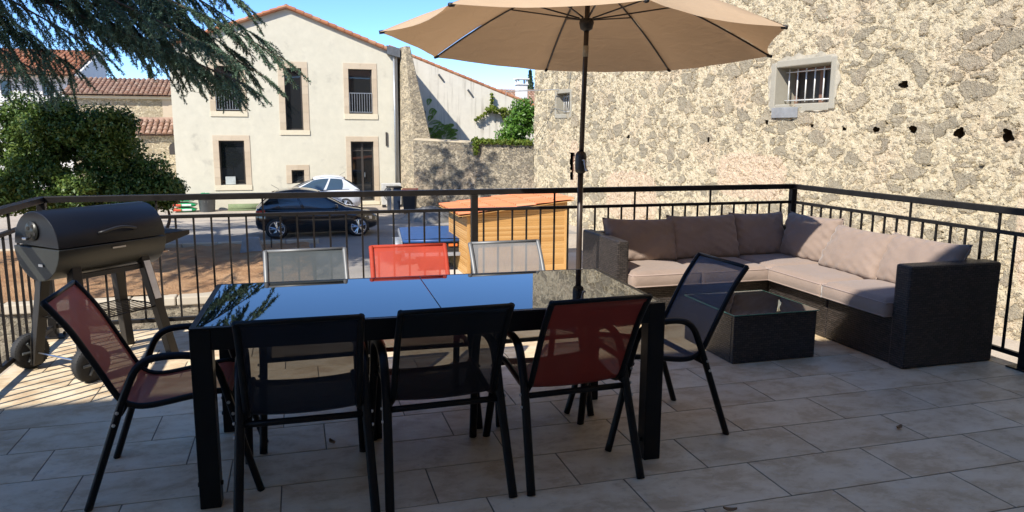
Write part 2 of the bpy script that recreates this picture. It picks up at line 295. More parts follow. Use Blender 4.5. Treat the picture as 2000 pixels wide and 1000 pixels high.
def soil():
    m, nt = mat('reddish_soil'); v = objc(nt)
    a = noi(nt, v, 1.2, 8, 0.65).outputs[0]; b = noi(nt, v, 22, 6, 0.7).outputs[0]
    c = ramp(nt, a, [(0.3, (0.29, 0.155, 0.08)), (0.5, (0.40, 0.235, 0.125)), (0.72, (0.50, 0.32, 0.18))])
    c = mixc(nt, sstep(nt, b, 0.60, 0.72), c, (0.56, 0.42, 0.28)); c = mixc(nt, sstep(nt, b, 0.40, 0.30), c, (0.20, 0.11, 0.06))
    out(nt, pbr(nt, c, 0.95, 0, bump(nt, M(nt, 'ADD', b, M(nt, 'MULTIPLY', a, 2.0)), 0.9, 0.06), 0.15)); return m
M_['soil'] = soil()
def gravel(name, c1, c2, sc=16):
    m, nt = mat(name); v = objc(nt)
    a = noi(nt, v, 0.5, 7, 0.62).outputs[0]; b = noi(nt, v, sc, 6, 0.7).outputs[0]
    c = ramp(nt, a, [(0.35, c1), (0.65, c2)]); c = mixc(nt, M(nt, 'MULTIPLY', sstep(nt, b, 0.55, 0.72), 0.5), c, scl(c2, 1.35)); c = mixc(nt, M(nt, 'MULTIPLY', sstep(nt, b, 0.42, 0.3), 0.5), c, scl(c1, 0.6))
    out(nt, pbr(nt, c, 0.93, 0, bump(nt, b, 0.6, 0.03), 0.2)); return m
M_['ground'] = gravel('pale_gravel', (0.36, 0.305, 0.245), (0.46, 0.40, 0.33))
M_['road'] = gravel('worn_asphalt', (0.26, 0.238, 0.212), (0.34, 0.31, 0.278), 26)
M_['cementslab'] = gravel('pale_concrete', (0.55, 0.51, 0.45), (0.62, 0.58, 0.52), 20)
def wood(name, cs):
    m, nt = mat(name); v = objc(nt)
    rnd = nd(nt, 'ShaderNodeNewGeometry').outputs['Random Per Island']
    g = noi(nt, vmap(nt, v, (1.2, 1.2, 60.0)), 2.2, 6, 0.65, 0.5).outputs[0]; k = noi(nt, v, 5, 3).outputs[0]
    c = ramp(nt, M(nt, 'ADD', M(nt, 'MULTIPLY', rnd, 0.4), M(nt, 'MULTIPLY', g, 0.6)), [(0.2, cs[0]), (0.5, cs[1]), (0.8, cs[2])])
    c = mixc(nt, M(nt, 'MULTIPLY', sstep(nt, k, 0.68, 0.75), 0.6), c, scl(cs[0], 0.5))
    out(nt, pbr(nt, c, 0.6, 0, bump(nt, g, 0.2, 0.005), 0.3)); return m
M_['pine'] = wood('pine_cladding', [(0.38, 0.19, 0.055), (0.49, 0.265, 0.085), (0.58, 0.35, 0.14)])
M_['blackpaint'] = simple('black_car_paint', (0.006, 0.007, 0.010), 0.16, 0, 0.05, 3, Coat_Weight=1.0, Coat_Roughness=0.03)
M_['silverpaint'] = simple('white_car_paint', (0.60, 0.63, 0.68), 0.22, 0, 0.03, 3, Coat_Weight=1.0, Coat_Roughness=0.04)
M_['alloy'] = simple('alloy_rim', (0.62, 0.63, 0.65), 0.25, 0.8)
M_['redlamp'] = simple('red_lamp', (0.42, 0.015, 0.015), 0.15)
M_['headlamp'] = simple('clear_lamp', (0.5, 0.52, 0.55), 0.08, 0.6)
M_['blue'] = simple('blue_tarpaulin', (0.02, 0.075, 0.22), 0.5, 0, 0.15, 4, 0.15, 9)
M_['green'] = simple('green_plastic', (0.02, 0.26, 0.10), 0.35, 0, 0.3, 6)
M_['red'] = simple('red_plastic', (0.66, 0.075, 0.04), 0.4)
M_['orange'] = simple('orange_plastic', (0.70, 0.16, 0.03), 0.4)
M_['acwhite'] = simple('off_white_metal', (0.50, 0.50, 0.48), 0.5)
M_['greystone'] = simple('grey_stone', (0.24, 0.245, 0.25), 0.85, 0, 0.2, 5, 0.3, 40)
M_['barwhite'] = simple('white_bar_paint', (0.70, 0.69, 0.66), 0.5)
M_['turf'] = simple('green_turf_roll', (0.16, 0.20, 0.10), 0.9, 0, 0.2, 20, 0.5, 90)
M_['bagwhite'] = simple('white_sack', (0.62, 0.62, 0.60), 0.4, 0, 0.12, 9, 0.3, 14)
M_['dark'] = simple('dark_interior', (0.018, 0.016, 0.015), 0.9)
M_['curtain'] = simple('grey_box', (0.40, 0.43, 0.42), 0.7)
M_['rust'] = simple('brown_door', (0.20, 0.11, 0.075), 0.8)
M_['interior'] = simple('room_dark', (0.06, 0.052, 0.045), 0.9)

# ------------------------------------------------------------------ helpers: meshes
class MB:
    def __init__(s): s.v = []; s.f = []
    def add(s, vs, fs):
        o = len(s.v); s.v += [tuple(x) for x in vs]; s.f += [tuple(i + o for i in f) for f in fs]; return s
    def box(s, x0, x1, y0, y1, z0, z1):
        return s.add([(x0, y0, z0), (x1, y0, z0), (x1, y1, z0), (x0, y1, z0), (x0, y0, z1), (x1, y0, z1), (x1, y1, z1), (x0, y1, z1)],
                     [(0, 3, 2, 1), (4, 5, 6, 7), (0, 1, 5, 4), (1, 2, 6, 5), (2, 3, 7, 6), (3, 0, 4, 7)])
    def prism(s, pts, axis, a, b):
        """extrude a 2-D outline along axis ('x','y','z') from a to b"""
        n = len(pts)
        def P(u, v, w): return {'x': (w, u, v), 'y': (u, w, v), 'z': (u, v, w)}[axis]
        vs = [P(u, v, a) for u, v in pts] + [P(u, v, b) for u, v in pts]
        fs = [tuple(range(n)), tuple(range(2 * n - 1, n - 1, -1))] + [(i, i + n, (i + 1) % n + n, (i + 1) % n) for i in range(n)]
        return s.add(vs, fs)
    def tube(s, pts, r, n=8, ry=None, cap=True, up=(0, 0, 1)):
        pts = [Vector(p) for p in pts]; m = len(pts); rs = r if isinstance(r, (list, tuple)) else [r] * m
        rings = []; pu = Vector(up)
        for i, p in enumerate(pts):
            t = (pts[min(i + 1, m - 1)] - pts[max(i - 1, 0)]).normalized()
            a = t.cross(pu)
            if a.length < 1e-4: a = t.cross(Vector((1, 0, 0)) if abs(t.x) < 0.9 else Vector((0, 1, 0)))
            a.normalize(); b = a.cross(t); pu = b
            k = (ry / r) if ry and not isinstance(r, (list, tuple)) else 1.0
            rings.append([p + a * (math.cos(2 * math.pi * j / n) * rs[i]) + b * (math.sin(2 * math.pi * j / n) * rs[i] * k) for j in range(n)])
        vs = [v for rg in rings for v in rg]; fs = []
        for i in range(m - 1):
            for j in range(n): fs.append((i * n + j, i * n + (j + 1) % n, (i + 1) * n + (j + 1) % n, (i + 1) * n + j))
        if cap: fs += [tuple(range(n - 1, -1, -1)), tuple((m - 1) * n + j for j in range(n))]
        return s.add(vs, fs)
    def lathe(s, prof, n=24, c=(0, 0, 0), axis='z'):
        vs = []; m = len(prof)
        for r, h in prof:
            for j in range(n):
                a = 2 * math.pi * j / n; u, w = r * math.cos(a), r * math.sin(a)
                p = {'z': (u, w, h), 'y': (u, h, w), 'x': (h, u, w)}[axis]; vs.append((p[0] + c[0], p[1] + c[1], p[2] + c[2]))
        fs = [(i * n + j, i * n + (j + 1) % n, (i + 1) * n + (j + 1) % n, (i + 1) * n + j) for i in range(m - 1) for j in range(n)]
        fs += [tuple(range(n - 1, -1, -1)), tuple((m - 1) * n + j for j in range(n))]
        return s.add(vs, fs)
    def grid(s, fn, nu, nv, closed=False):
        vs = [fn(i / nu, j / nv) for j in range(nv + 1) for i in range(nu + 1)]
        fs = [(j * (nu + 1) + i, j * (nu + 1) + i + 1, (j + 1) * (nu + 1) + i + 1, (j + 1) * (nu + 1) + i) for j in range(nv) for i in range(nu)]
        return s.add(vs, fs)
    def build(s, name, material, parent=None, smooth=False, bevel=0.0, seg=2, fix=True, uv=True):
        me = bpy.data.meshes.new(name); me.from_pydata(s.v, [], s.f); me.validate()
        if fix:
            bm = bmesh.new(); bm.from_mesh(me); bmesh.ops.recalc_face_normals(bm, faces=bm.faces); bm.to_mesh(me); bm.free()
        if smooth: me.shade_smooth() if hasattr(me, 'shade_smooth') else [setattr(p, 'use_smooth', True) for p in me.polygons]
        if uv:
            l = me.uv_layers.new(name='UVMap'); co = [v.co for v in me.vertices]
            for p in me.polygons:
                n = p.normal; ax = max(range(3), key=lambda i: abs(n[i]) * (1.05 if i == 1 else 1))
                for li in p.loop_indices:
                    c = co[me.loops[li].vertex_index]
                    l.data[li].uv = (c.y, c.z) if ax == 0 else ((c.x, c.z) if ax == 1 else (c.x, c.y))
        me.materials.append(material); o = bpy.data.objects.new(name, me); C.objects.link(o)
        if parent: o.parent = parent
        if bevel:
            b = o.modifiers.new('bevel', 'BEVEL'); b.width = bevel; b.segments = seg; b.limit_method = 'ANGLE'; b.angle_limit = R(40); b.harden_normals = False
            if not smooth: 
                for p in me.polygons: p.use_smooth = False
        return o
def rawmesh(name, V, F, material, parent=None):
    """fast path for leaves: V (n,3) array, F list/array of faces with the same corner count"""
    V = np.asarray(V, dtype=np.float32); F = np.asarray(F, dtype=np.int32); k = F.shape[1]
    me = bpy.data.meshes.new(name); me.vertices.add(len(V)); me.vertices.foreach_set('co', V.ravel())
    me.loops.add(F.size); me.loops.foreach_set('vertex_index', F.ravel()); me.polygons.add(len(F))
    me.polygons.foreach_set('loop_start', np.arange(0, F.size, k, dtype=np.int32)); me.polygons.foreach_set('loop_total', np.full(len(F), k, dtype=np.int32))
    me.update(calc_edges=True); me.materials.append(material); o = bpy.data.objects.new(name, me); C.objects.link(o)
    if parent: o.parent = parent
    return o
def tag(o, label, cat, group=None):
    o['label'] = label; o['category'] = cat
    if group: o['group'] = group
    return o
def thing(name, label, cat, loc=(0, 0, 0), rz=0.0, group=None):
    o = bpy.data.objects.new(name, None); o.empty_display_size = 0.1; C.objects.link(o); o.location = loc; o.rotation_euler = (0, 0, rz)
    return tag(o, label, cat, group)
def struct(o): o['kind'] = 'structure'; return o
def copy_tree(o, parent=None):
    c = o.copy(); C.objects.link(c)
    if parent: c.parent = parent
    for ch in list(o.children): copy_tree(ch, c)
    return c
def smoothpath(pts, n=6):
    """Catmull-Rom through points"""
    P = [Vector(p) for p in pts]; o = []
    for i in range(len(P) - 1):
        p0, p1, p2, p3 = P[max(i - 1, 0)], P[i], P[i + 1], P[min(i + 2, len(P) - 1)]
        for k in range(n):
            t = k / n; o.append(0.5 * ((2 * p1) + (p2 - p0) * t + (2 * p0 - 5 * p1 + 4 * p2 - p3) * t * t + (3 * p1 - p0 - 3 * p2 + p3) * t ** 3))
    return o + [P[-1]]

# ================================================================== SETTING
XL, XR, YF, YB = -1.74, 4.47, 6.03, -0.6
G = -1.85
# ---- deck: slab, grout sheet and every tile a bevelled slab of one mesh
struct(MB().box(XL - 0.06, XR + 0.08, YB, YF + 0.09, -0.24, -0.014).build('deck_slab', M_['slab']))
struct(MB().box(XL - 0.058, XR + 0.078, YB, YF + 0.088, -0.013, -0.0035).build('grout_bed', M_['grout']))
tl = MB(); g = 0.0028
offs = [0.29, 0.09, 0.51]
for k in range(-9, 12):
    y0 = 2.172 + 0.3315 * k; y1 = y0 + 0.3315
    ya, yb = max(y0, YB) + g, min(y1, YF + 0.088) - g
    if yb - ya < 0.02: continue
    o = offs[k % 3]
    for i in range(-5, 10):
        x0 = o + 0.62 * i; xa, xb = max(x0, XL - 0.058) + g, min(x0 + 0.62, XR + 0.078) - g
        if xb - xa > 0.02: tl.box(xa, xb, ya, yb, -0.003, 0.0)
o = struct(tl.build('deck_tiles', M_['tile'], bevel=0.0015, seg=1))
# ---- our own house behind the camera: its eave throws the shade over the near half of the deck
hs = struct(MB().box(-14, 14, -9, YB - 0.002, -3.0, 6.0).build('house', M_['backwall']))
ro = MB(); ro.prism([(-9.4, 9.1), (0.0, 6.20), (0.0, 6.08), (-0.55, 6.08), (-9.4, 8.9)], 'x', -14.3, 14.3)
ro.build('roof', M_['oldtile'], hs)
# ---- ground
gm = MB(); gm.add([(-400, 16, G), (400, 16, G), (400, 700, G), (-400, 700, G)], [(0, 1, 2, 3)])
gm.add([(1.0, -60, G), (400, -60, G), (400, 16, G), (1.0, 16, G)], [(0, 1, 2, 3)])
struct(gm.build('ground', M_['ground'], fix=False))
struct(MB().add([(-400, -60, -3.0), (1.0, -60, -3.0), (1.0, 16, -3.0), (-400, 16, -3.0)], [(0, 1, 2, 3)]).build('lower_path', M_['ground'], fix=False))
struct(MB().add([(-30, 23.2, G + .004), (9, 23.2, G + .004), (9, 29.0, G + .004), (-30, 29.0, G + .004)], [(0, 1, 2, 3)]).add(
    [(0.35, 14, G + .004), (3.0, 14, G + .004), (3.0, 23.2, G + .004), (0.35, 23.2, G + .004)], [(0, 1, 2, 3)]).build('road', M_['road'], fix=False))
struct(MB().add([(3.2, 13.5, G + .008), (9.5, 13.5, G + .008), (9.5, 19.5, G + .008), (3.2, 19.5, G + .008)], [(0, 1, 2, 3)]).build('concrete_path', M_['cementslab'], fix=False))
random.seed(4)
so = MB(); so.grid(lambda u, v: (-16 + 16.3 * u, 16.22 + 6.78 * v, G + 0.05 + 0.10 * mnoise.noise((u * 11, v * 6, 1)) + 0.05 * mnoise.noise((u * 45, v * 22, 5)) + 0.10 * math.sin(math.pi * v) ** 2), 190, 90)
struct(so.build('soil', M_['soil'], smooth=True, fix=False))
kb = MB()
for i in range(18): kb.box(-16.5 + 0.95 * i + .01, -16.5 + 0.95 * (i + 1) - .01, 23.0, 23.18, G - 0.1, G + 0.13)
struct(kb.build('kerb', M_['kerbstone'], bevel=0.02))
# retaining wall with coping stones, below the soil bed
rw = thing('retaining_wall', 'low rough stone retaining wall with pale coping blocks below the soil bed', 'wall', (0, 16, -3))
MB().box(-30, 1.0, 0, 0.25, -0.2, 1.02).build('stone_face', M_['retain'], rw)
cp = MB(); x = -12.0; random.seed(9)
while x < 0.9:
    w = random.uniform(0.5, 0.9); x1 = min(x + w, 1.0); dz = random.uniform(-0.02, 0.03); dy = random.uniform(-0.03, 0.02)
    cp.box(x + 0.012, x1 - 0.012, -0.05 + dy, 0.30, 1.022, 1.21 + dz); x = x1
cp.build('coping', M_['kerbstone'], rw, bevel=0.025)
MB().box(0.8, 1.02, -22, -0.06, -0.2, 1.15).build('side_wall', M_['retain'], rw)

# ================================================================== RAILINGS
def railing(name, label, a, b, n, fulls, posts, plate=True):
    """a,b ends on plan; n bays; fulls = indices whose bar runs up to the handrail"""
    A, B = Vector((*a, 0)), Vector((*b, 0)); L = (B - A).length; ang = math.atan2(B.y - A.y, B.x - A.x)
    t = thing(name, label, 'railing', (*a, 0), ang, 'deck railings')
    MB().box(-0.025, L + 0.025, -0.025, 0.025, 0.985, 1.03).build('handrail', M_['rail'], t, bevel=0.005)
    MB().box(0.02, L - 0.02, -0.014, 0.014, 0.85, 0.876).build('middle_rail', M_['rail'], t, bevel=0.003)
    MB().box(0.02, L - 0.02, -0.016, 0.016, 0.07, 0.10).build('bottom_rail', M_['rail'], t, bevel=0.003)
    bar = None; full = None
    for i in range(1, n):
        x = L * i / n
        if any(abs(x - p) < 0.06 for p in posts): continue
        if i in fulls:
            if full is None: full = q = MB().box(-0.0068, 0.0068, -0.0068, 0.0068, 0.10, 0.985).build('baluster', M_['rail'], t)
            else: q = full.copy(); C.objects.link(q)
        else:
            if bar is None: bar = q = MB().box(-0.0068, 0.0068, -0.0068, 0.0068, 0.10, 0.85).build('baluster', M_['rail'], t)
            else: q = bar.copy(); C.objects.link(q)
        q.location = (x, 0, 0)
    for p in posts:
        o = MB().box(p - 0.027, p + 0.027, -0.0275, 0.0275, 0.0, 0.984).build('post', M_['rail'], t, bevel=0.003)
        if plate:
            MB().box(p - 0.08, p + 0.08, -0.06, 0.075, 0.001, 0.011).build('base_plate', M_['rail'], o, bevel=0.002)
            for sx in (-0.055, 0.055): MB().lathe([(0.011, 0.011), (0.011, 0.022), (0.006, 0.03)], 8, (p + sx, 0.045, 0)).build('bolt', M_['rail'], o)
    return t
railing('railing', 'long black metal railing at the far edge of the deck, facing the yard', (XL, YF), (XR, YF), 50, (6, 12, 18, 31, 37, 43), (0.0, 3.15, 6.21), True)
railing('railing', 'black metal railing on the right, running past the wicker sofa beside the stone wall', (XR, YF - 0.03), (XR, -0.55), 52, (11, 17, 29, 35, 41, 47), (2.43, 4.9), True)
railing('railing', 'black metal railing on the left, behind the barbecue wheels', (XL, -0.55), (XL, YF - 0.03), 52, (5, 11, 17, 35, 41, 47), (1.65, 4.1), True)

# ================================================================== CHAIRS
RAIL = [(-0.10, 0.845), (-0.055, 0.785), (-0.006, 0.71), (0.07, 0.565), (0.115, 0.475), (0.145, 0.43), (0.19, 0.405), (0.26, 0.402), (0.40, 0.424), (0.50, 0.437), (0.54, 0.432), (0.555, 0.41)]
ARM = [(0, 0.0), (0.055, 0.16), (0.110, 0.32), (0.145, 0.42), (0.175, 0.495), (0.204, 0.556), (0.245, 0.593), (0.31, 0.607), (0.41, 0.603), (0.478, 0.581), (0.512, 0.535), (0.535, 0.46), (0.56, 0.36), (0.60, 0.205), (0.657, 0.0)]
_chair = {}
def chair_proto(key, sling, frame, railmat):
    t = thing('patio_chair', '', 'chair')
    rp = smoothpath([(u, 0, z) for u, z in RAIL], 4)
    for s in (-1, 1):
        MB().tube([(p.x, s * 0.213, p.z) for p in rp], 0.0135, 8, up=(0, 1, 0)).build('side_rail', railmat, t, True)
        ap = smoothpath([(u, 0, z) for u, z in ARM], 4)
        MB().tube([(p.x, s * (0.238 + 0.018 * (1 - min(1, p.z / 0.42))), p.z) for p in ap], 0.0155, 10, ry=0.019, up=(0, 1, 0)).build('arm_frame', frame, t, True)
        for (u, z) in ((0.133, 0.395), (0.117, 0.345), (0.548, 0.40), (0.563, 0.35)):
            MB().lathe([(0.007, s * 0.2585), (0.007, s * 0.2635), (0.003, s * 0.2655)], 8, (u, 0.0, z), 'y').build('bolt', M_['steel'], t)
        MB().tube([(0.150, s * 0.213, 0.415), (0.135, s * 0.236, 0.395)], 0.009, 6).build('bracket', frame, t)
    def sl(u, v):
        k = u * (len(rp) - 1); i = min(int(k), len(rp) - 2); p = rp[i].lerp(rp[i + 1], k - i); w = v * 2 - 1
        sag = (1 - w * w) * (0.012 if 0.05 < u < 0.97 else 0.003)
        return (p.x + sag * (0.6 if u < 0.45 else 0), w * 0.209, p.z - sag * (1 if u > 0.4 else 0.3))
    sb = MB(); sb.grid(lambda a, b: sl(b, a), 8, 44); sb.build('sling', sling, t, True)
    hem = MB()
    hem.grid(lambda a, b: (sl(0.045 * b, a)[0] - 0.006, sl(0.045 * b, a)[1], sl(0.045 * b, a)[2] - 0.002), 6, 3); hem.build('hem', sling, t, True)
    MB().tube([(-0.10, -0.213, 0.843), (-0.10, 0.213, 0.843)], 0.010, 8).build('back_bar', railmat, t, True)
    MB().tube([(0.138, -0.238, 0.385), (0.138, 0.238, 0.385)], 0.014, 8, ry=0.014).build('rear_stretcher', frame, t, True)
    MB().tube([(0.53, -0.235, 0.412), (0.53, 0.235, 0.412)], 0.012, 8).build('front_stretcher', frame, t, True)
    return t
def chair(key, label, sling, x, y, rz, frame='frame', railmat='frame'):
    """x,y = midpoint between the rear feet; rz turns the +X-facing chair"""
    if key not in _chair: t = _chair[key] = chair_proto(key, M_[sling], M_[frame], M_[railmat])
    else: t = copy_tree(_chair[key])
    t.location = (x, y, 0); t.rotation_euler = (0, 0, rz); t['label'] = label; t['category'] = 'chair'; t['group'] = 'mesh patio chairs around the dining table'
    return t
chair('red', 'dull red mesh chair at the left end of the table, side on', 'sl_red', -0.849, 3.405, 0.0)
chair('slate', 'slate blue mesh chair at the right table end, before the coffee table', 'sl_slate', 2.027, 3.41, math.pi + 0.044)
chair('navy', 'navy black mesh chair with its back to us, leftmost of the near row', 'sl_navy', -0.005, 2.775, R(90) - 0.01)
chair('black', 'black mesh chair with its back to us, between the navy and the near red chair', 'sl_black', 0.562, 2.795, R(90) + 0.03)
chair('red_shaded', 'red mesh chair, shade put into its colour, with its back to us, rightmost of the near row', 'sl_red_shaded', 1.15, 2.807, R(90) + 0.045)
chair('grey', 'grey mesh chair on the far side of the table, facing the left near chair', 'sl_grey', 0.04, 4.19, R(-90) + 0.03, 'frame', 'greyframe')
chair('scarlet', 'bright scarlet mesh chair on the far side of the table, in full sun', 'sl_scarlet', 0.612, 4.215, R(-90) - 0.02, 'frame', 'sl_scarlet')
chair('pale', 'pale grey mesh chair on the far side of the table, before the wooden shed', 'sl_pale', 1.196, 4.215, R(-90) + 0.03, 'frame', 'greyframe')

# ================================================================== DINING TABLE
t = thing('dining_table', 'long black patio dining table with a mirror-like black glass top', 'table', (-0.42, 3.033, 0), -0.0277)
TW, TD, LG = 2.0, 0.883, 0.08
for (a, b) in ((0, 0), (TW - LG, 0), (0, TD - LG), (TW - LG, TD - LG)):
    q = MB().box(a, a + LG, b, b + LG, 0.0, 0.7405).build('leg', M_['frame'], t, bevel=0.004)
    MB().lathe([(0.010, a - 0.008), (0.010, a + LG + 0.008)], 8, (0, b + 0.04, 0.09), 'x').build('foot_bolt', M_['frame'], q)
ap = MB(); ap.box(LG, TW - LG, 0, 0.035, 0.655, 0.7405).box(LG, TW - LG, TD - 0.035, TD, 0.655, 0.7405).box(0, 0.035, LG, TD - LG, 0.655, 0.7405).box(TW - 0.035, TW, LG, TD - LG, 0.655, 0.7405)
ap.box(TW / 2 - 0.03, TW / 2 + 0.03, 0.035, TD - 0.035, 0.67, 0.725)
ap.build('apron', M_['frame'], t, bevel=0.003)
for (a, b) in ((0.024, TW / 2 - 0.0015), (TW / 2 + 0.0015, TW - 0.024)):
    MB().box(a, b, 0.024, TD - 0.024, 0.7408, 0.7468).build('glass_panel', M_['tableglass'], t, bevel=0.0015)
rm = MB(); rm.box(0, TW, 0, 0.0235, 0.7408, 0.746).box(0, TW, TD - 0.0235, TD, 0.7408, 0.746).box(0, 0.0235, 0.0236, TD - 0.0236, 0.7408, 0.746).box(TW - 0.0235, TW, 0.0236, TD - 0.0236, 0.7408, 0.746)
rm.build('rim', M_['frame'], t, bevel=0.0015)

# ================================================================== PARASOL
ux, uy = 2.105, 5.42
t = thing('parasol', 'beige octagonal parasol on a dark bronze pole behind the dining table', 'parasol', (ux, uy, 0))
MB().lathe([(0.25, 0.0), (0.25, 0.03), (0.22, 0.055), (0.06, 0.085), (0.035, 0.10), (0.035, 0.34), (0.0, 0.345)], 28).build('base', M_['plastic'], t, True)
MB().tube([(0, 0, 0.1), (0, 0, 1.20)], 0.022, 14).build('pole', M_['umbpole'], t, True)
p2 = MB().tube([(0.0, 0, 1.2), (0.035, 0, 2.66)], 0.019, 14).build('upper_pole', M_['umbpole'], t, True)
MB().tube([(0.0205, 0, 2.055), (0.0225, 0, 2.135)], 0.0215, 14).build('tilt_joint', M_['cement'], t, True)
cb = MB().lathe([(0.024, 1.185), (0.040, 1.20), (0.044, 1.225), (0.044, 1.31), (0.040, 1.335), (0.022, 1.355)], 16).build('crank_housing', M_['plastic'], t, True)
MB().tube([(0.0, -0.043, 1.29), (0.0, -0.075, 1.29), (0.012, -0.08, 1.215), (0.012, -0.11, 1.212)], 0.009, 8).build('crank_handle', M_['gutter'], cb, True)
hub = Vector((0.024, 0, 2.30)); apex = Vector((0.035, 0, 2.665)); RR, ZR = 1.5, 2.145
MB().lathe([(0.02, -0.06), (0.045, -0.045), (0.055, 0.0), (0.05, 0.03), (0.02, 0.035)], 16, tuple(hub)).build('runner_hub', M_['plastic'], t, True)
MB().lathe([(0.02, -0.05), (0.05, -0.03), (0.05, 0.0), (0.02, 0.01)], 16, (apex.x, 0, apex.z - 0.03)).build('top_hub', M_['plastic'], t, True)
rot = 3.004
def tipP(k): a = rot + k * math.pi / 4; return Vector((RR * math.cos(a), RR * math.sin(a), ZR - 0.044 * RR * (math.cos(a) + math.sin(a))))
def onrib(k, f):
    p = apex.lerp(tipP(k), f); p.z += 0.10 * math.sin(math.pi * f) * 0.55; return p
cv = MB(); nr_, ns_ = 14, 8
for k in range(8):
    def panel(a, b, k=k):
        f = 0.03 + 0.97 * b; p, q = onrib(k, f), onrib(k + 1, f); r = p.lerp(q, a); m = 4 * a * (1 - a)
        mid = Vector((apex.x, 0, r.z)); r = r + (mid - r) * (0.050 * m * f * f); r.z -= 0.02 * m * f
        r.z += 0.006 * mnoise.noise((r.x * 5, r.y * 5, k)); return r
    cv.grid(panel, ns_, nr_)
o = cv.build('canopy', M_['canopy'], t, True)
w = o.modifiers.new('weld', 'WELD'); w.merge_threshold = 0.002
for k in range(8):
    rb = MB(); rb.tube([onrib(k, 0.02 + 0.97 * i / 10) - Vector((0, 0, 0.012)) for i in range(11)], 0.0095, 6, ry=0.006)
    r_ = rb.build('rib', M_['umbpole'], t, True)
    MB().tube([hub + (onrib(k, 0.3) - hub) * 0.12, onrib(k, 0.46) - Vector((0, 0, 0.02))], 0.0085, 6, ry=0.006).build('strut', M_['umbpole'], r_, True)
    e = tipP(k); MB().tube([onrib(k, 0.975) - Vector((0, 0, 0.015)), e - Vector((0, 0, 0.004))], 0.013, 8).build('end_cap', M_['plastic'], r_, True)

# ================================================================== SOFA
t = thing('corner_sofa', 'dark brown wicker corner sofa standing in the right corner of the deck', 'sofa')
wk = M_['wicker']
for (a, b) in ((2.455, 3.045), (3.05, 3.715)): MB().box(a, b, 5.25, 5.89, 0.0, 0.315).build('seat_base', wk, t, bevel=0.012)
MB().box(3.72, 4.32, 5.235, 5.885, 0.0, 0.314).build('seat_base', wk, t, bevel=0.012)
for (a, b) in ((3.905, 4.535), (4.54, 5.23)): MB().box(3.72, 4.32, a, b, 0.0, 0.315).build('seat_base', wk, t, bevel=0.012)
MB().box(2.44, 4.43, 5.895, 5.985, 0.0, 0.66).build('backrest', wk, t, bevel=0.014)
MB().box(4.325, 4.43, 3.905, 5.89, 0.0, 0.66).build('backrest', wk, t, bevel=0.014)
MB().box(2.352, 2.448, 5.235, 5.985, 0.0, 0.675).build('arm', wk, t, bevel=0.016)
MB().box(3.70, 4.432, 3.772, 3.90, 0.0, 0.675).build('arm', wk, t, bevel=0.016)
def seat_cushion(label, x0, x1, y0, y1, z0, z1, seed):
    cx, cy = (x0 + x1) / 2, (y0 + y1) / 2; w, d = (x1 - x0) / 2 - 0.004, (y1 - y0) / 2 - 0.004; h = z1 - z0
    t = thing('seat_cushion', label, 'cushion', (cx, cy, z0), 0, 'seat cushions on the wicker sofa')
    N = 20; m = MB()
    def rnd(u, v):
        x, y = (u * 2 - 1), (v * 2 - 1); k = 0.055
        fx = math.copysign(1 - max(0, abs(x) - 0.92) ** 2 * 3, x) if abs(x) > 0.92 else x
        return x * w, y * d
    def top(u, v):
        x, y = rnd(u, v); e = min(u, 1 - u, v, 1 - v); r = min(1, e / 0.06); z = h - 0.022 * (1 - r) ** 2 + 0.016 * (16 * u * (1 - u) * v * (1 - v)) ** 0.5 + 0.004 * mnoise.noise((u * 4 + seed, v * 4, 2))
        return (x, y, z)
    m.grid(top, N, N); m.grid(lambda u, v: (rnd(u, v)[0], rnd(u, v)[1], 0.0), N, N)
    bulge = 0.010
    def side(p, q, nx, ny):
        def f(u, v):
            x = p[0] + (q[0] - p[0]) * u; y = p[1] + (q[1] - p[1]) * u; b = bulge * math.sin(math.pi * v) * min(1, min(u, 1 - u) / 0.05)
            return (x + nx * b, y + ny * b, v * (h - 0.022))
        m.grid(f, N, 5)
    side((-w, -d), (w, -d), 0, -1); side((w, -d), (w, d), 1, 0); side((w, d), (-w, d), 0, 1); side((-w, d), (-w, -d), -1, 0)
    o = m.build('cover', M_['cushion'], t, True); wl = o.modifiers.new('weld', 'WELD'); wl.merge_threshold = 0.001
    for zz in (0.006, h - 0.020):
        pp = MB(); c = 0.012
        loop = [(-w + c, -d, zz), (w - c, -d, zz), (w, -d + c, zz), (w, d - c, zz), (w - c, d, zz), (-w + c, d, zz), (-w, d - c, zz), (-w, -d + c, zz), (-w + c, -d, zz)]
        pp.tube(loop, 0.0048, 6); pp.build('piping', M_['piping'], t, True)
ZS, ZT = 0.317, 0.43
seat_cushion('taupe seat cushion beside the left wicker arm', 2.45, 3.048, 5.17, 5.885, ZS, ZT, 1)
seat_cushion('taupe seat cushion in the middle of the far side, behind the slate chair', 3.05, 3.668, 5.17, 5.885, ZS, ZT, 2)
seat_cushion('taupe seat cushion in the corner of the sofa', 3.672, 4.32, 5.20, 5.885, ZS, ZT, 3)
seat_cushion('taupe seat cushion in the middle of the right side, behind the coffee table', 3.65, 4.32, 4.54, 5.197, ZS, ZT, 4)
seat_cushion('taupe seat cushion against the near wicker arm, half in shade', 3.65, 4.32, 3.905, 4.537, ZS, ZT, 5)
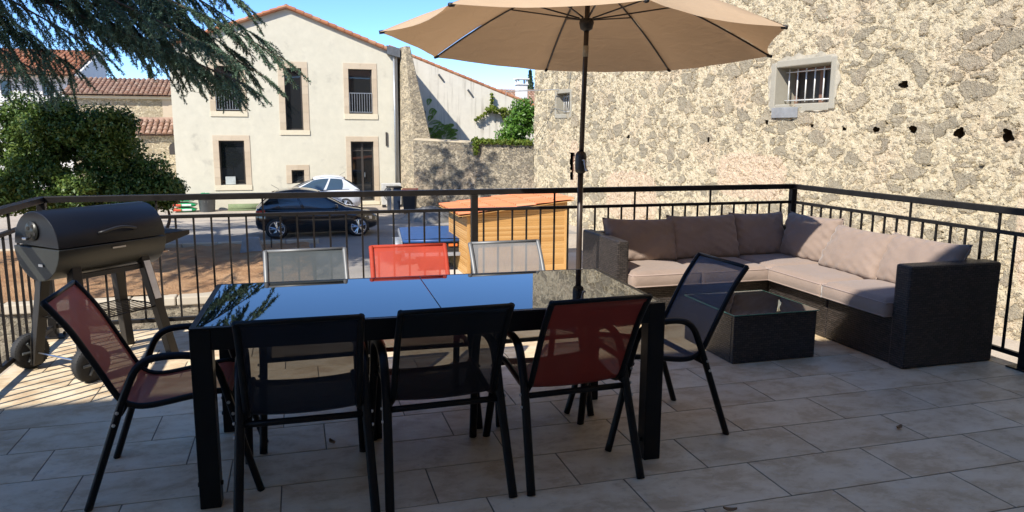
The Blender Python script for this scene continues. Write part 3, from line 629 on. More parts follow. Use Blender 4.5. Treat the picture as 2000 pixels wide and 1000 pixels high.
def pillow(label, c, w, h, th, rz, tilt, roll=0.0, seed=0, gusset=0.3):
    """stands on its lower edge; faces local -Y; tilt leans the top back"""
    t = thing('back_cushion', label, 'cushion', c, rz, 'back cushions leaning on the wicker sofa')
    N = 26; m = MB(); rng = random.Random(seed); ph = [rng.uniform(0, 6) for _ in range(6)]
    def f(side):
        def g(u, v):
            x, y = u * 2 - 1, v * 2 - 1; e = ((1 - abs(x) ** 3.2) * (1 - abs(y) ** 3.2)); tt = th / 2 * (gusset * (1 if min(u, 1 - u, v, 1 - v) > 0.001 else 0.0) + (1 - gusset) * max(0, e) ** 0.55)
            edge = max(abs(x), abs(y)); wr = 0.017 * edge ** 3 * math.sin(x * 17 + ph[0] + 3 * y) * math.sin(y * 13 + ph[1]) + 0.010 * mnoise.noise((x * 2.6 + seed, y * 2.2, side)) + 0.005 * mnoise.noise((x * 7 + y * 5 + seed, y * 3 - x * 4, side))
            pin = 1 - 0.045 * (1 - abs(y) ** 2) * 0 - 0.03 * (1 - abs(x)) * 0
            px = x * w / 2 * (1 - 0.035 * (1 - y * y)); pz = y * h / 2 * (1 - 0.05 * (1 - x * x) * (1 if y > 0 else 0.3)) + 0.012 * abs(x) ** 6 * abs(y) ** 6
            return (px, side * (tt + wr * min(1, e * 4)), h / 2 + pz)
        return g
    m.grid(f(-1), N, N); m.grid(f(1), N, N)
    o = m.build('cover', M_['cushion'], t, True); wl = o.modifiers.new('weld', 'WELD'); wl.merge_threshold = 0.0015
    pp = MB(); rim = [(-1 + 2 * i / 16, -1) for i in range(16)] + [(1, -1 + 2 * i / 16) for i in range(16)] + [(1 - 2 * i / 16, 1) for i in range(16)] + [(-1, 1 - 2 * i / 16) for i in range(17)]
    fr = f(-1)
    pp.tube([(fr((x + 1) / 2, (y + 1) / 2)[0], 0.0, fr((x + 1) / 2, (y + 1) / 2)[2]) for x, y in rim], 0.0042, 6)
    q = pp.build('piping', M_['cushion'], t, True)
    t.rotation_mode = 'XYZ'; t.rotation_euler = (-tilt, roll, rz)
    return t
pillow('taupe back cushion against the left arm, lower half in sun', (2.77, 5.66, 0.425), 0.66, 0.37, 0.17, 0.0, 0.34, 0.03, 11)
pillow('taupe back cushion second from the left arm, wholly in the parasol shade', (3.37, 5.66, 0.425), 0.66, 0.385, 0.17, 0.0, 0.34, 0.0, 12)
pillow('taupe back cushion third from the left, up against the corner', (3.93, 5.70, 0.425), 0.53, 0.385, 0.16, -0.03, 0.30, 0.0, 13)
pillow('upright taupe back cushion on the right side of the corner, shade across its top', (4.17, 5.40, 0.425), 0.60, 0.385, 0.17, R(-90) + 0.12, 0.22, 0.0, 14)
pillow('taupe back cushion slumped low in the middle of the right side', (4.06, 4.78, 0.425), 0.66, 0.38, 0.17, R(-90) - 0.04, 0.50, 0.0, 15)
pillow('taupe back cushion next to the near arm, its end in shade', (4.10, 4.20, 0.425), 0.66, 0.38, 0.17, R(-90) + 0.02, 0.46, 0.0, 16)
# coffee table
t = thing('coffee_table', 'low dark wicker coffee table with a clear glass top in front of the sofa', 'coffee table')
cx0, cx1, cy0, cy1 = 2.705, 3.335, 4.16, 4.80
b = MB(); b.box(cx0, cx1, cy0, cy0 + 0.03, 0, 0.322).box(cx0, cx1, cy1 - 0.03, cy1, 0, 0.322).box(cx0, cx0 + 0.03, cy0 + 0.0301, cy1 - 0.0301, 0, 0.322).box(cx1 - 0.03, cx1, cy0 + 0.0301, cy1 - 0.0301, 0, 0.322)
b.build('side_panels', wk, t, bevel=0.006)
MB().box(cx0 + 0.0301, cx1 - 0.0301, cy0 + 0.0301, cy1 - 0.0301, 0.22, 0.302).build('shelf', wk, t)
MB().box(cx0 - 0.008, cx1 + 0.008, cy0 - 0.008, cy1 + 0.008, 0.325, 0.331).build('glass_top', M_['clear'], t, bevel=0.001)
ge = MB(); a0, a1, b0, b1 = cx0 - .0105, cx1 + .0105, cy0 - .0105, cy1 + .0105
ge.box(a0, a1, b0, b0 + .0024, .3252, .3312).box(a0, a1, b1 - .0024, b1, .3252, .3312).box(a0, a0 + .0024, b0 + .0025, b1 - .0025, .3252, .3312).box(a1 - .0024, a1, b0 + .0025, b1 - .0025, .3252, .3312)
ge.build('glass_edge', simple('green_glass_edge', (0.10, 0.26, 0.19), 0.15), t)
# ================================================================== BARBECUE
t = thing('barbecue', 'dark grey barrel barbecue on wheels in the left corner of the deck', 'barbecue', (-1.251, 5.288, 0), R(90 - 41.85))
# local: +X = barrel axis towards the right end, -Y = front
HL, RB, ZC = 0.366, 0.208, 0.815
def half(a0, a1, r0, r1, x0, x1, n=22, th=0.008):
    vs = []; fs = []
    for x in (x0, x1):
        for r in (r0, r0 - th):
            for i in range(n + 1):
                a = a0 + (a1 - a0) * i / n; vs.append((x, math.cos(a) * r, ZC + math.sin(a) * r))
    k = n + 1
    for i in range(n):
        fs += [(i, i + 1, 2 * k + i + 1, 2 * k + i), (k + i + 1, k + i, 3 * k + i, 3 * k + i + 1)]
    fs += [tuple(range(k)), tuple(range(2 * k, 3 * k))]
    return vs, fs
lid = MB(); lid.add(*half(R(181), R(2), RB, RB, -HL, HL)); lid.build('lid', M_['bbqlid'], t, False, 0.004)
bd = MB(); prof = []
for i in range(15): a = R(183) + R(175) * i / 14; prof.append((math.cos(a) * (RB + 0.006) , ZC + math.sin(a) * (RB + 0.006)))
bd.prism(prof, 'x', -HL - 0.004, HL + 0.004); bd.build('firebox', M_['bbqbody'], t, False, 0.004)
for o_ in t.children:
    for p in o_.data.polygons: p.use_smooth = len(p.vertices) == 4
vt = MB().lathe([(0.058, -HL - 0.010), (0.058, -HL - 0.001)], 24, (0, 0.02, ZC + 0.09), 'x').build('air_vent', M_['bbqbody'], t, True)
for i in range(4):
    a = i * math.pi / 2 + 0.5; MB().lathe([(0.012, -HL - 0.0125), (0.012, -HL - 0.0102)], 12, (0, 0.02 + 0.032 * math.cos(a), ZC + 0.09 + 0.032 * math.sin(a)), 'x').build('vent_hole', M_['dark'], vt)
MB().box(-HL - 0.03, -HL - 0.0105, 0.045, 0.085, ZC + 0.035, ZC + 0.05).build('damper_tab', M_['steel'], vt, bevel=0.003)
MB().box(-HL - 0.012, -HL - 0.0042, -0.06, -0.02, ZC - 0.12, ZC - 0.105).build('latch', M_['steel'], t)
def lp(a, r, x): return (x, math.cos(a) * r, ZC + math.sin(a) * r)
hm = MB(); hm.tube(smoothpath([lp(R(163), RB + 0.002, -0.10), lp(R(163), RB + 0.03, -0.085), lp(R(160), RB + 0.048, 0.02), lp(R(163), RB + 0.03, 0.125), lp(R(163), RB + 0.002, 0.14)], 5), 0.009, 8)
hm.build('lid_handle', M_['plastic'], t, True)
MB().box(-0.03, 0.06, -RB - 0.012, -RB - 0.0075, ZC - 0.045, ZC - 0.035).build('front_catch', M_['steel'], t)
for (a, b, lab) in ((-0.29, -0.25, 0), (-0.29, 0.25, 0), (0.355, 0.23, 0), (0.34, -0.23, 1)):
    lg = MB(); bx, by = a, b; tx, ty = (-0.24 if a < 0 else 0.23), (0.135 if b > 0 else -0.135); zt = 0.70; z0 = 0.0 if a > 0 else 0.03; w = 0.030
    lg.add([(bx - w, by - w, z0), (bx + w, by - w, z0), (bx + w, by + w, z0), (bx - w, by + w, z0), (tx - w, ty - w, zt), (tx + w, ty - w, zt), (tx + w, ty + w, zt), (tx - w, ty + w, zt)],
           [(0, 3, 2, 1), (4, 5, 6, 7), (0, 1, 5, 4), (1, 2, 6, 5), (2, 3, 7, 6), (3, 0, 4, 7)])
    o = lg.build('leg', M_['bbqleg'], t, bevel=0.004)
    if lab:
        sl_ = MB(); P = lambda f, dx: (bx + (tx - bx) * f + dx, by + (ty - by) * f - w - 0.002, zt * f)
        sl_.add([P(0.56, -0.024), P(0.56, 0.024), P(0.93, 0.024), P(0.93, -0.024)], [(0, 1, 2, 3)]); sl_.build('paper_label', M_['paper'], o, fix=False)
MB().box(-0.27, 0.27, -0.15, -0.12, 0.60, 0.63).box(-0.27, 0.27, 0.12, 0.15, 0.60, 0.63).build('cross_bar', M_['plastic'], t)
sh = MB(); sh.tube([(-0.26, -0.20, 0.34), (0.31, -0.19, 0.34), (0.31, 0.19, 0.34), (-0.26, 0.20, 0.34), (-0.26, -0.20, 0.34)], 0.005, 6)
for i in range(1, 9): y = -0.20 + 0.4 * i / 9; sh.tube([(-0.26, y, 0.34), (0.31, y * 0.95, 0.34)], 0.003, 5)
sh.build('wire_shelf', M_['rail'], t, True)
MB().tube([(-0.29, -0.30, 0.11), (-0.29, 0.30, 0.11)], 0.006, 6).build('axle', M_['steel'], t)
for y in (-0.292, 0.292):
    wh = MB().lathe([(0.075, y - 0.030), (0.106, y - 0.028), (0.112, y - 0.015), (0.112, y + 0.015), (0.106, y + 0.028), (0.075, y + 0.030)], 36, (-0.29, 0, 0.112), 'y').build('wheel', M_['rubber'], t, True)
    sp = MB()
    for k in range(6):
        a = k * math.pi / 3; sp.tube([(-0.29, y - 0.0315, 0.112), (-0.29 + 0.07 * math.cos(a), y - 0.0315, 0.112 + 0.07 * math.sin(a))], 0.009, 6)
    sp.lathe([(0.02, y - 0.042), (0.02, y - 0.03)], 12, (-0.29, 0, 0.112), 'y'); sp.build('spokes', M_['greyplastic'], wh)
    tr = MB()
    for k in range(44):
        a = 2 * math.pi * k / 44; ca, sa = math.cos(a), math.sin(a)
        tr.add([(-0.29 + ca * 0.1122 - sa * 0.003, y - 0.026, 0.112 + sa * 0.1122 + ca * 0.003), (-0.29 + ca * 0.1122 + sa * 0.003, y - 0.026, 0.112 + sa * 0.1122 - ca * 0.003),
                (-0.29 + ca * 0.1155 + sa * 0.002, y, 0.112 + sa * 0.1155 - ca * 0.002), (-0.29 + ca * 0.1155 - sa * 0.002, y, 0.112 + sa * 0.1155 + ca * 0.002),
                (-0.29 + ca * 0.1122 + sa * 0.003, y + 0.026, 0.112 + sa * 0.1122 - ca * 0.003), (-0.29 + ca * 0.1122 - sa * 0.003, y + 0.026, 0.112 + sa * 0.1122 + ca * 0.003)], [(0, 1, 2, 3), (3, 2, 4, 5)])
    tr.build('tread', M_['rubber'], wh)
sf = MB(); sf.add([(HL + 0.01, -0.16, ZC - 0.005), (HL + 0.25, -0.15, ZC - 0.005), (HL + 0.25, 0.17, ZC - 0.005), (HL + 0.01, 0.17, ZC - 0.005), (HL + 0.01, -0.16, ZC - 0.085), (HL + 0.25, -0.15, ZC - 0.035), (HL + 0.25, 0.17, ZC - 0.035), (HL + 0.01, 0.17, ZC - 0.085)],
                  [(0, 1, 2, 3), (7, 6, 5, 4), (0, 4, 5, 1), (1, 5, 6, 2), (2, 6, 7, 3), (3, 7, 4, 0)])
sf.build('side_shelf', M_['bbqleg'], t, bevel=0.004)

# ================================================================== HOUSE ACROSS THE YARD
FY = 34.1
def wall_openings(mb, x0, x1, z0, z1, ops, depth):
    """front face (plane y=0, facing -Y) with recessed openings"""
    xs = sorted({x0, x1, *[o[0] for o in ops], *[o[1] for o in ops]}); zs = sorted({z0, z1, *[o[2] for o in ops], *[o[3] for o in ops]})
    for i in range(len(xs) - 1):
        for j in range(len(zs) - 1):
            cx, cz = (xs[i] + xs[i + 1]) / 2, (zs[j] + zs[j + 1]) / 2
            if any(o[0] < cx < o[1] and o[2] < cz < o[3] for o in ops): continue
            mb.add([(xs[i], 0, zs[j]), (xs[i + 1], 0, zs[j]), (xs[i + 1], 0, zs[j + 1]), (xs[i], 0, zs[j + 1])], [(0, 1, 2, 3)])
    for (a, b, c, d) in ops:
        mb.add([(a, 0, c), (b, 0, c), (b, 0, d), (a, 0, d), (a, depth, c), (b, depth, c), (b, depth, d), (a, depth, d)], [(0, 4, 5, 1), (1, 5, 6, 2), (2, 6, 7, 3), (3, 7, 4, 0)])
hb = thing('plaster_house', 'cream plastered gable house with pink stone window surrounds across the yard', 'house', (0, FY, 0))
OPS = dict(upl=(-3.07, -2.06, 2.27, 4.12), mid=(-0.29, 0.43, 1.50, 4.11), upr=(2.38, 3.40, 2.22, 4.13), lol=(-3.05, -2.03, -0.82, 1.05), door=(2.40, 3.40, -1.62, 1.02), small=(-0.15, 0.38, -0.79, -0.21))
FX0, FX1, ZE, APX, APZ = -4.76, 4.52, 4.86, -0.08, 6.52
m = MB(); wall_openings(m, FX0, FX1, G - 0.2, ZE, list(OPS.values()), 0.24)
m.add([(FX0, 0, ZE), (FX1, 0, ZE), (APX, 0, APZ)], [(0, 1, 2)])
D = 11
m.add([(FX0, 0, G), (FX0, D, G), (FX0, D, ZE), (FX0, 0, ZE)], [(0, 1, 2, 3)]); m.add([(FX1, 0, G), (FX1, D, G), (FX1, D, ZE), (FX1, 0, ZE)], [(0, 1, 2, 3)])
m.add([(FX0, D, G), (FX1, D, G), (FX1, D, ZE), (APX, D, APZ), (FX0, D, ZE)], [(0, 1, 2, 3, 4)])
m.build('wall', M_['facade'], hb)
def tile_roof(name, material, parent, O, U, V, lu, lv, pitch=0.21, row=0.36, r=0.095, lift=0.03, taper=0.78, base=True):
    """barrel tiles: O = lower corner, U along the eave, V up the slope (unit vectors)"""
    O, U, V = Vector(O), Vector(U).normalized(), Vector(V).normalized(); N = U.cross(V).normalized()
    if N.z < 0: N = -N
    mb = MB()
    if base: mb.add([O, O + U * lu, O + U * lu + V * lv, O + V * lv], [(0, 1, 2, 3)]).add([O - N * .05, O + U * lu - N * .05, O + U * lu + V * lv - N * .05, O + V * lv - N * .05], [(0, 1, 2, 3)])
    rng = random.Random(hash(name) % 7 + int(abs(O.x) * 10)); nc, nr = max(1, int(lu / pitch)), max(1, int(lv / row)); K = 5
    for c in range(nc):
        for j in range(nr):
            u0 = pitch * (c + 0.5) + rng.uniform(-.012, .012); v0 = j * row - 0.03 + rng.uniform(-.02, .02); v1 = v0 + row * 1.15; vs = []
            for (vv, rr, lf) in ((v0, r, lift + 0.012), (v1, r * taper, lift - 0.012)):
                for k in range(K + 1):
                    a = math.pi * k / K; vs.append(O + U * (u0 + rr * math.cos(a)) + V * vv + N * (lf + rr * 0.85 * math.sin(a)))
            mb.add(vs, [(k, k + 1, K + 2 + k, K + 1 + k) for k in range(K)])
            mb.add(vs[:K + 1], [tuple(range(K + 1))])
    return mb.build(name, material, parent, False, fix=False, uv=False)
for sgn, ex, ez in ((-1, FX0 - 0.30, ZE - 0.10), (1, FX1 + 0.02, ZE - 0.03)):
    V = Vector((APX - ex, 0, APZ + 0.06 - ez)); lv = V.length
    if sgn < 0: o = tile_roof('roof', M_['redtile'], hb, (ex, D, ez), (0, -1, 0), V, D + 0.16, lv)
    else: o = tile_roof('roof', M_['redtile'], hb, (ex, -0.16, ez), (0, 1, 0), V, D + 0.16, lv)
    # verge tiles along the gable edge
    vm = MB(); n = int(lv / 0.33); Vn = V.normalized(); Nn = Vector((-Vn.z, 0, Vn.x)) if sgn > 0 else Vector((-Vn.z, 0, Vn.x)); Nn = Nn if Nn.z > 0 else -Nn
    for i in range(n):
        a = Vector((ex, -0.10, ez)) + Vn * (i * lv / n - .02); b = a + Vn * (lv / n + .03)
        vm.tube([a + Nn * 0.03, b + Nn * 0.015], [0.095, 0.075], 8)
    vm.build('verge_tiles', M_['redtile'], hb, uv=False)
MB().tube([(APX, -0.14, APZ + 0.07), (APX, 0.35, APZ + 0.07)], 0.11, 10).build('ridge_tile', M_['oldtile'], hb)
def surround(op, side, topw, sill, sillmat, name='stone_surround', bottom=True):
    a, b, c, d = op; mb = MB(); y0, y1 = -0.02, 0.12; z = c; random.seed(int(a * 100) + 7)
    zz = [c]
    while zz[-1] < d - 0.15: zz.append(min(d, zz[-1] + random.uniform(0.30, 0.46)))
    zz[-1] = d
    for i in range(len(zz) - 1):
        mb.box(a - side, a + 0.002, y0, y1, zz[i] + .003, zz[i + 1] - .003); mb.box(b - 0.002, b + side, y0, y1, zz[i] + .003, zz[i + 1] - .003)
    n = max(2, int((b - a + 2 * side) / 0.5)); L = (b - a + 2 * side) / n
    for i in range(n): mb.box(a - side + i * L + .003, a - side + (i + 1) * L - .003, y0, y1, d - 0.001, d + topw)
    o = mb.build(name, M_['surround'], hb, bevel=0.004)
    if sill: MB().box(a - side - 0.01, b + side + 0.01, -0.035, 0.2, c - sill, c - 0.001).build('sill', M_['sill'], hb, bevel=0.006)
surround(OPS['upl'], 0.22, 0.25, 0.22, 0); surround(OPS['mid'], 0.25, 0.26, 0.21, 0); surround(OPS['upr'], 0.21, 0.25, 0.24, 0)
surround(OPS['lol'], 0.23, 0.22, 0.22, 0); surround(OPS['door'], 0.21, 0.22, 0.16, 0); surround(OPS['small'], 0.22, 0.22, 0, 0)
def window(op, mull=0, trans=None, fr=0.06, name='window', rail=False, y=0.17):
    a, b, c, d = op; mb = MB()
    mb.box(a + .002, a + fr, y, y + .05, c + .002, d - .002).box(b - fr, b - .002, y, y + .05, c + .002, d - .002).box(a + fr, b - fr, y, y + .05, c + .002, c + fr).box(a + fr, b - fr, y, y + .05, d - fr, d - .002)
    for k in range(mull):
        x = a + (b - a) * (k + 1) / (mull + 1); mb.box(x - fr * .7, x + fr * .7, y - .004, y + .05, c + fr, d - fr)
    if trans: mb.box(a + fr, b - fr, y - .002, y + .05, trans - .03, trans + .03)
    o = mb.build(name, M_['winframe'], hb)
    MB().box(a + .01, b - .01, y + .02, y + .032, c + .01, d - .01).build('pane', M_['pane'], o)
    if rail:
        rl = MB(); zt = c + 0.90; rl.box(a + .02, b - .02, -0.05, -0.02, zt - .03, zt).box(a + .02, b - .02, -0.05, -0.02, c + .06, c + .085)
        n = 9
        for i in range(n + 1): x = a + .03 + (b - a - .06) * i / n; rl.box(x - .009, x + .009, -0.044, -0.026, c + .085, zt - .03)
        rl.build('guard_rail', M_['gutter'], hb)
    return o
window(OPS['upl'], 0, rail=True); window(OPS['mid'], 0); window(OPS['upr'], 0, rail=True); window(OPS['lol'], 0); window(OPS['small'], 0)
dr = window(OPS['door'], 1, 0.62, 0.07, 'door')
MB().tube([(2.99, 0.12, -0.55), (2.99, 0.12, -0.35)], 0.012, 6).build('handle', M_['steel'], dr)
MB().box(-2.86, -2.46, 0.08, 0.165, -0.80, -0.47).build('vent_box', M_['curtain'], hb)
MB().box(3.93, 4.01, -0.06, -0.001, 0.83, 1.43).build('wall_light', M_['winframe'], hb, bevel=0.01)
gp = MB(); gp.tube([(4.36, -0.09, 4.72), (4.36, -0.09, G + 0.75)], 0.05, 12); gp.build('downpipe', M_['gutter'], hb, True)
hp = MB(); hp.prism([(4.05, 4.80), (4.62, 4.66), (4.62, 5.05), (4.05, 5.16)], 'y', -0.2, -0.02); hp.tube([(4.36, -0.09, 4.60), (4.36, -0.09, 4.80)], [0.05, 0.11], 10); hp.build('rain_hopper', M_['zinc'], hb)
# cement buttress at the right end of the house
bt = thing('buttress', 'tapering stone and cement buttress between the house and the pebble wall', 'buttress', (0, FY, 0))
bm_ = MB(); A = [(4.60, -0.02), (4.64, -1.15), (5.25, -1.15), (5.9, 0.5)]
lo = [(4.58, -0.03), (5.10, -1.25), (6.05, -1.05), (6.2, 0.6), (4.58, 0.6)]; hi = [(4.66, -0.02), (4.78, -0.55), (5.02, -0.50), (5.10, 0.6), (4.66, 0.6)]
n = len(lo); bm_.add([(x, y, G - .1) for x, y in lo] + [(x, y, 1.05) for x, y in [(a[0] + (b[0] - a[0]) * .22, a[1] + (b[1] - a[1]) * .22) for a, b in zip(lo, hi)]] + [(x, y, 5.12) for x, y in hi],
       [tuple(range(n))] + [(i, (i + 1) % n, n + (i + 1) % n, n + i) for i in range(n)] + [(n + i, n + (i + 1) % n, 2 * n + (i + 1) % n, 2 * n + i) for i in range(n)] + [tuple(range(2 * n, 3 * n))])
bm_.build('pier', M_['pier'], bt, bevel=0.03)
MB().box(4.665, 5.08, 0.601, 3.0, G - .1, 5.08).build('shadow_wall', M_['buttress'], bt, bevel=0.03)  # unseen wall behind the pier, added to cast the slanting shadow on the white wall
# ================================================================== PEBBLE ENCLOSURE WALL
def local_frame(o, p0, ang): o.location = p0; o.rotation_euler = (0, 0, ang)
e0, e1 = Vector((4.95, 32.6, 0)), Vector((9.35, 29.35, 0)); eang = math.atan2(e1.y - e0.y, e1.x - e0.x); el = (e1 - e0).length
ew = thing('enclosure_wall', 'grey pebble yard wall between the buttress and the tall stone wall', 'wall', e0, eang)
em = MB(); nu, nv = 130, 74
em.grid(lambda u, v: (el * u, 0, G - .1 + (3.05 - 0.20 * u) * v), nu, nv); em.build('wall_face', M_['enclosure'], ew, True, fix=False)
ec = MB(); ec.prism([(-0.02, -0.0), (0.42, 0.0), (0.42, 0.06), (0.2, 0.11), (-0.02, 0.05)], 'x', 0, el)
for i, v in enumerate(ec.v): ec.v[i] = (v[0], v[1], v[2] + 1.085 - 0.20 * v[0] / el)
ec.box(0, el, 0.12, 0.40, G - .1, 0.9); ec.build('coping', M_['buttress'], ew, bevel=0.015)
# ================================================================== TALL STONE WALL ON THE RIGHT
P0 = Vector((9.217, 28.893, 0)); UD = Vector((-0.104, 0.9946, 0)).normalized()
# local +X = UD (away), faces local -Y?  outward normal must look to -X world
wang = math.atan2(UD.y, UD.x)
sw = thing('stone_wall_building', 'tall rubble stone building wall filling the right side, with barred openings', 'wall', P0, wang)
# in this frame +Y points to world -X side: the face looks along +Y
SOP = [(-15.40, -13.76, 2.13, 2.95), (-3.20, -2.10, 2.13, 2.87), (-3.60, -3.27, -0.22, 0.76)]
random.seed(21)
HOL = [(-19.30, 1.47, .17, .17), (-18.42, 1.51, .17, .15), (-17.50, 1.57, .14, .11), (-16.66, 1.57, .13, .09), (-15.83, 1.59, .10, .08), (-14.95, 1.65, .09, .07), (-13.55, 1.74, .10, .10), (-17.2, 2.40, .13, .11), (-11.35, 1.30, .09, .12), (-7.3, 1.35, .09, .10)]
S0, S1, Z0, Z1, ST = -21.6, 0.0, -2.0, 5.3, 0.034
nx, nz = int((S1 - S0) / ST), int((Z1 - Z0) / ST)
xs = np.linspace(S0, S1, nx + 1); zs = np.linspace(Z0, Z1, nz + 1)
def snap(arr, vals):
    for v in vals: arr[np.argmin(abs(arr - v))] = v
snap(xs, [q for o in SOP for q in o[:2]]); snap(zs, [q for o in SOP for q in o[2:]])
XX, ZZ = np.meshgrid(xs, zs); V = np.stack([XX.ravel(), np.zeros(XX.size), ZZ.ravel()], 1)
# corner softening: pull the far vertical edge round
cx = (xs[:-1] + xs[1:]) / 2; cz = (zs[:-1] + zs[1:]) / 2; CX, CZ = np.meshgrid(cx, cz); keep = np.ones_like(CX, bool)
for a, b, c, d in SOP: keep &= ~((CX > a) & (CX < b) & (CZ > c) & (CZ < d))
for hx, hz, w, h in HOL:
    keep &= ~((((CX - hx) / (w * .62)) ** 2 + ((CZ - hz) / (h * .62)) ** 2) < 1)
for hx, hz, w, h in HOL:
    dx, dz = V[:, 0] - hx, V[:, 2] - hz; ang = np.arctan2(dz / h, dx / w); q = np.sqrt((dx / (w * .62)) ** 2 + (dz / (h * .62)) ** 2); tgt = 1 + .16 * np.sin(ang * 3 + hx * 5) + .12 * np.sin(ang * 5 + hx * 9)
    sel = (q < 1.9) & (q > .02); f = 1 + (tgt / np.maximum(q, .05) - 1) * np.clip((1.45 - q) / .45, 0, 1)
    push = sel & (q > .6) & (q < 1.45) if w > .12 else sel & (q > 99); ff = np.where(push, f, 1.0); V[:, 0] = hx + dx * ff; V[:, 2] = hz + dz * ff
ii, jj = np.nonzero(keep); k = nx + 1
F = np.stack([ii * k + jj + 1, ii * k + jj, (ii + 1) * k + jj, (ii + 1) * k + jj + 1], 1)
o = rawmesh('rubble_face', V, F, M_['stonewall'], sw)
uvl = o.data.uv_layers.new(name='UVMap'); idx = np.empty(len(o.data.loops), dtype=np.int32); o.data.loops.foreach_get('vertex_index', idx); uvl.data.foreach_set('uv', V[idx][:, [0, 2]].astype(np.float32).ravel())
o.data.polygons.foreach_set('use_smooth', np.ones(len(F), bool))
m = MB(); m.add([(S0 - 9, 0.01, -3.2), (S0, 0.01, -3.2), (S0, 0.01, 9), (S0 - 9, 0.01, 9)], [(0, 1, 2, 3)]); m.add([(S0, 0, Z1), (0, 0, Z1), (0, 0, 8.8), (S0, 0, 8.8)], [(0, 1, 2, 3)])
m.add([(0, 0.0, -3), (0.0, -7, -3), (0.0, -7, 8.8), (0, 0.0, 8.8)], [(0, 1, 2, 3)])
m.build('upper_wall', M_['stonewall'], sw)
hb2 = MB()
for hx, hz, w, h in HOL:
    a, b, c, d = hx - w * 1.25, hx + w * 1.25, hz - h * 1.35, hz + h * 1.35
    hb2.add([(a, -.055, c), (b, -.055, c), (b, -.055, d), (a, -.055, d), (a, -.36, c), (b, -.36, c), (b, -.36, d), (a, -.36, d)], [(0, 1, 5, 4), (1, 2, 6, 5), (2, 3, 7, 6), (3, 0, 4, 7), (4, 5, 6, 7)])
hb2.build('beam_holes', simple('hole_rubble', (0.26, 0.20, 0.13), 0.95, 0, 0.3, 9, 0.6, 30), sw, fix=False)
MB().box(S0, -0.01, -0.95, -0.8, -3.0, 8.5).build('sky_block_sheet', M_['dark'], sw)  # dark backing sheet, added so no sky shines through the holes
m = MB(); m.prism([(-6.0, 9.6), (0.35, 8.7), (0.35, 8.6), (-6.0, 9.5)], 'x', -30, 0.3); m.build('roof', M_['oldtile'], sw)
def barred(op, depth, bars, frame_w, name):
    a, b, c, d = op; mb = MB()
    # irregular cement surround, proud of the rubble
    rng = random.Random(int(a * 10)); y0, y1 = -0.02, 0.045
    def ring(k, r):  # outer irregular outline
        return r
    w = frame_w
    mb.box(a - w, a + .004, -depth, y1, c - w * 0.9, d + w * .8).box(b - .004, b + w, -depth, y1 + .004, c - w, d + w * .7).box(a + .004, b - .004, -depth, y1 - .004, d - .002, d + w * 1.0).box(a + .004, b - .004, -depth, y1 - .008, c - w * 1.1, c + .002)
    o = mb.build(name, M_['cement'], sw, bevel=0.02)
    br = MB(); yb = -0.24
    br.tube([(a + .02, yb, d - 0.10), (b - .02, yb, d - 0.10)], 0.013, 6); br.tube([(a + .02, yb, c + 0.09), (b - .02, yb, c + 0.09)], 0.015, 6)
    for i in range(bars): x = a + (b - a) * (0.12 + 0.8 * i / (bars - 1)); br.tube([(x, yb, c + .05), (x, yb, d - .04)], 0.016, 8)
    br.build('bars', M_['barwhite'], o, True)
    MB().box(a, b, -depth - .06, -depth + .001, c - .05, d + .05).build('window_back', M_['winframe'], o)
    fr = MB(); yy = -depth + .01
    fr.box(a + .01, a + .10, yy, yy + .04, c + .01, d - .01).box((a + b) / 2 - .05, (a + b) / 2 + .05, yy, yy + .045, c + .011, d - .011).box(b - .08, b - .01, yy, yy + .04, c + .01, d - .01).box(a + .101, b - .081, yy, yy + .039, d - .09, d - .012)
    fr.build('casement', M_['rust'], o)
    return o
barred(SOP[0], 0.58, 6, 0.15, 'barred_window'); barred(SOP[1], 0.55, 6, 0.14, 'barred_window')
MB().box(-14.55, -13.72, 0.055, 0.075, 1.83, 2.06).build('slate_slab', M_['greystone'], sw, bevel=0.008)
MB().box(-3.62, -3.25, -0.16, -0.12, -0.24, 0.78).build('brown_shutter', M_['rust'], sw)
# cracked cement splashes around the big window
ck = MB(); rng = random.Random(5)
out_ = []
for i in range(40):
    a = 2 * math.pi * i / 40; rx, rz = 1.10 + rng.uniform(-.06, .06), 0.66 + rng.uniform(-.05, .05); ex = 3.6; rx -= .05; rz -= .03
    ca, sa = math.cos(a), math.sin(a); q = (abs(ca) ** ex + abs(sa) ** ex) ** (-1 / ex); out_.append((-14.58 + rx * q * ca, 2.56 + rz * q * sa))
inn = []
for i in range(40):
    a = 2 * math.pi * i / 40; ca, sa = math.cos(a), math.sin(a); q = 1 / max(abs(ca) / 0.87, abs(sa) / 0.48); inn.append((-14.58 + q * ca, 2.545 + q * sa))
ck.add([(x, 0.036, z) for x, z in inn] + [(x, 0.034, z) for x, z in out_] + [(x, -0.03, z) for x, z in out_], [(i, (i + 1) % 40, 40 + (i + 1) % 40, 40 + i) for i in range(40)] + [(40 + i, 40 + (i + 1) % 40, 80 + (i + 1) % 40, 80 + i) for i in range(40)])
ck.build('cement_patch', simple('cement_splash', (0.40, 0.36, 0.28), 0.95, 0, 0.3, 5, 0.9, 14), sw)
# thin aerial bar fixed near the far window
t = thing('antenna_bar', 'thin metal bar sticking out from the stone wall corner above the far barred window', 'pole')
pl = MB(); pl.tube([(9.47, 26.6, 3.02), (7.49, 26.9, 2.93), (7.49, 26.9, 2.80)], 0.018, 6); pl.build('bar', M_['gutter'], t)
cb = MB(); cb.tube([(9.55, 25.6, 3.9), (9.50, 25.9, 2.7)], 0.012, 6).tube([(9.42, 26.8, 3.9), (9.42, 26.75, 2.9)], 0.012, 6).tube([(9.36, 26.95, 2.35), (9.18, 28.7, 1.2)], 0.010, 6).tube([(9.36, 26.95, 2.35), (9.48, 25.9, 2.2)], 0.010, 6)
cb.build('cable', M_['zinc'], t)

